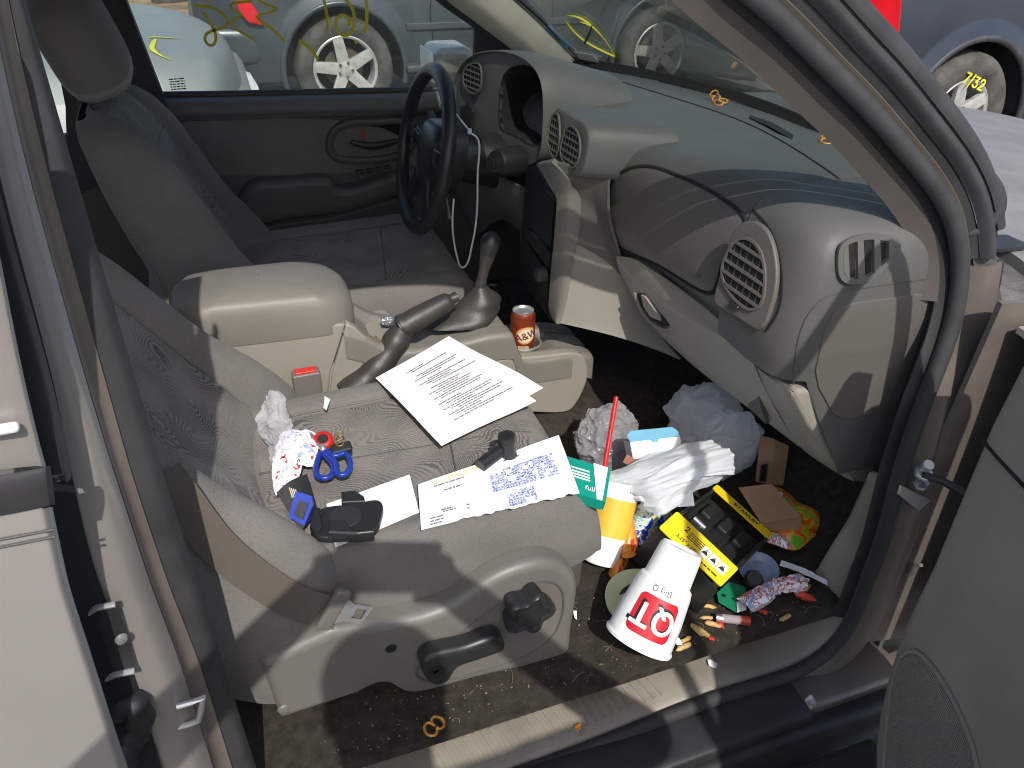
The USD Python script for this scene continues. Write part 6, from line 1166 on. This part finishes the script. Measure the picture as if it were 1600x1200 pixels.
for k, (p, w) in enumerate((((937, 1050), 'leftmost on the sill plate edge'), ((1006, 1048), 'on the sill plate below the foam cup'))): nugget(p, None, .010, 'chip', k+30, 'corn_chip', 'small golden corn bit '+w, 'snack', G1, .3)
for k, (p, s, w) in enumerate((((1256, 931), .022, 'knobbly red coated candy at the right end of the printed wrapper'), ((1193, 955), .014, 'round red coated candy under the printed wrapper'), ((1124, 975), .013, 'red coated candy at the left end of the lighter'), ((1112, 998), .009, 'small red candy by the sill plate edge'))): nugget(p, ZF-.002, s, 'candy_red', k+50, 'red_candy', w, 'candy', 'red candies on the carpet', -.9, 1.6 if k == 0 else 1.1)
LG = thing('lighter', 'clear and red cigarette lighter on the carpet', 'lighter', U(1150, 967, z=ZF)); l0, l1 = U(1128, 966, z=ZF+.008), U(1168, 970, z=ZF+.008); ld = nrm(l1-l0)
part(LG, 'body', tube([l0, l1], .0075, 14), 'lighter_body', 40); part(LG, 'base', tube([l1-ld*.012, l1+ld*.004], .0078, 14), 'candy_red'); part(LG, 'metal_hood', tube([l0-ld*.010, l0+ld*.002], .0072, 12), 'foil'); part(LG, 'fluid_tube', tube([l0, l1-ld*.014], .002, 8), 'black_matte')
for k, (px, z, lab) in enumerate((([(1104, 1034), (1112, 1033), (1121, 1038), (1118, 1046), (1107, 1043)], None, 'white paper scrap on the sill plate'), ([(1256, 1090), (1268, 1087), (1276, 1098), (1284, 1118), (1280, 1119), (1268, 1108)], None, 'crumpled clear tissue at the end of the sill'), ([(1052, 995), (1062, 998), (1066, 1006), (1058, 1008), (1053, 1003)], ZF+.012, 'white scrap between the foam cup and the corn bits'), ([(1018, 1012), (1036, 1013), (1030, 1026), (1015, 1022)], ZF+.008, 'pale scrap under the foam cup rim'), ([(896, 955), (901, 956), (902, 967), (897, 964)], ZF+.01, 'tiny white scrap beside the seat front corner'), ([(508, 620), (516, 626), (510, 640), (505, 636)], .86, 'white scrap tucked behind the belt buckle'))):
    q = UL(px, z=z) if z else A([sillz(p, .003) for p in px]) if k == 0 else A([Uap(a, b, -.06) for a, b in px]); n_ = len(q); q = q+A([0, 0, 1.0])*.004*np.sin(np.arange(n_)*2.1)[:, None]; solo('paper_scrap', flat(q, .001) if k != 1 else solid(rumple([[q[0], q[1]], [q[5], q[2]], [q[4], q[3]]], 20, 10, .008, 3, 80), .0004), 'paper' if k != 1 else 'film_clear', lab, 'scrap')
FU = thing('blade_fuse', 'small amber blade fuse on the sill plate', 'fuse', sillz((903, 1140))); fo = sillz((903, 1138), .004); part(FU, 'fuse_body', bx(fo, (.011, .006, .009), ex=(1, .2, 0), r=.001), 'orange_band')
for s in (-1, 1): part(FU, 'prong', bx(fo+A([s*.003, -.009, -.002]), (.0025, .012, .0012)), 'steel')
# crumbs nobody could count
mat('crumb', (.30, .21, .11), .9, var=.4, vscale=120); cr = []; r2 = np.random.default_rng(11)
for k in range(420):
    x, y = r2.uniform(.0, .86), -.735+abs(r2.normal(0, .09)); s = r2.uniform(.0005, .0017)
    m = trimesh.creation.icosphere(subdivisions=0); m.vertices = m.vertices*s*r2.uniform(.5, 1.4, 3)+A([x, y, ZF-.003+s*.4]); cr.append(m)
solo('crumbs', trimesh.util.concatenate(cr), 'crumb', 'fine crumbs spread over the carpet near the sill', 'crumbs', kind='stuff', smooth=False)
gr_ = []
for k in range(60):
    x, y = r2.uniform(.1, .86), r2.uniform(-.74, -.45); a = r2.uniform(0, 6.3); L = r2.uniform(.008, .03); gr_.append(tube(spl([(x, y, ZF), (x+L*.5*math.cos(a)+.003, y+L*.5*math.sin(a), ZF+.004), (x+L*math.cos(a), y+L*math.sin(a), ZF+.001)], 6), .0004, 4))
solo('dry_grass', trimesh.util.concatenate(gr_), 'crumb', 'dry grass blades and threads on the carpet', 'grass', kind='stuff', smooth=False)
# ================================================================== the person taking the picture, behind the camera
mat('skin', (.42, .26, .18), .6); mat('shirt', (.10, .13, .18), .9); mat('hair', (.03, .022, .015), .8)
def bones(B, edge=.012):
    """continuous body: hulls of spheres at the ends of each bone, joined and smoothed"""
    m = manifold3d.Manifold()
    for a, ra, b, rb in B: m = m+manifold3d.Manifold.batch_hull([manifold3d.Manifold.sphere(ra, 20).translate([*map(float, a)]), manifold3d.Manifold.sphere(rb, 20).translate([*map(float, b)])])
    t = tri(m.refine_to_length(edge)); t.merge_vertices(); trimesh.smoothing.filter_taubin(t, iterations=12); return t
HC = A([.0, -1.80, 1.765]); NK = HC+A([.01, -.03, -.16]); SL, SRt = A([-.19, -1.86, 1.54]), A([.21, -1.86, 1.54]); HPc = A([.02, -1.98, .98])
PHc = CP-CF*.014-CD*.03+CR*.06
HL, HR_ = PHc-CR*.085-CF*.03-A([0, 0, .02]), PHc+CR*.085-CF*.03-A([0, 0, .02])
EL, ER = A([-.37, -1.58, 1.50]), A([.43, -1.66, 1.36])
body = [(NK, .055, HC-A([0, .01, .06]), .065), (HC-A([0, 0, .03]), .085, HC+A([0, .0, .04]), .092), (SL, .055, SRt, .055), (NK-A([0, 0, .06]), .07, HPc+A([0, 0, .30]), .15), (HPc+A([-.08, 0, .25]), .12, HPc+A([.08, 0, .25]), .12), (HPc+A([-.09, 0, 0]), .13, HPc+A([.09, 0, 0]), .13), (HPc+A([0, 0, .3]), .15, HPc, .15),
        (SL, .058, EL, .044), (EL, .042, HL, .028), (SRt, .058, ER, .044), (ER, .042, HR_, .028)]
for s in (-1, 1): K = HPc+A([s*.10, .02, -.48]); body += [(HPc+A([s*.09, 0, -.03]), .095, K, .062), (K, .06, A([HPc[0]+s*.11, -1.97, .08]), .04), (A([HPc[0]+s*.11, -1.97, .05]), .04, A([HPc[0]+s*.12, -1.80, .035]), .032)]
hands = []
for h, s in ((HL, -1), (HR_, 1)):
    pm = h+CR*s*-.004; body.append((h, .028, pm+CF*.012, .03))
    for k in range(4): q0 = pm-CD*(.028-.019*k)+CR*s*.012; q1 = q0+CF*.022-CR*s*.012; q2 = q1+CF*.004-CR*s*.026; hands += [(q0, .0095, q1, .009), (q1, .009, q2, .0075)]
    t0 = pm+CD*.02; hands += [(t0, .012, t0-CR*s*.03-CF*.002, .0095)]
PER = thing('person', 'person in a dark shirt holding up a phone outside the open door', 'person', (HPc[0], HPc[1], 0))
part(PER, 'body', bones(body, .02), 'shirt', True); part(PER, 'head', bones([(HC-A([0, 0, .05]), .075, HC+A([0, .005, .03]), .088), (HC+A([0, .07, -.01]), .012, HC+A([0, .085, -.03]), .016), (HC+A([-.08, 0, 0]), .016, HC+A([-.085, 0, -.03]), .012), (HC+A([.08, 0, 0]), .016, HC+A([.085, 0, -.03]), .012)], .012), 'skin', True)
part(PER, 'hair', bones([(HC+A([0, -.03, .05]), .094, HC+A([0, -.05, -.02]), .085)], .012), 'hair', True); part(PER, 'fingers', bones(hands, .006), 'skin', True)
solo('phone', bx(PHc, (.155, .074, .008), ex=CR, ez=CF, r=.003), 'black_plastic', 'black phone held up by the person outside the door', 'phone')
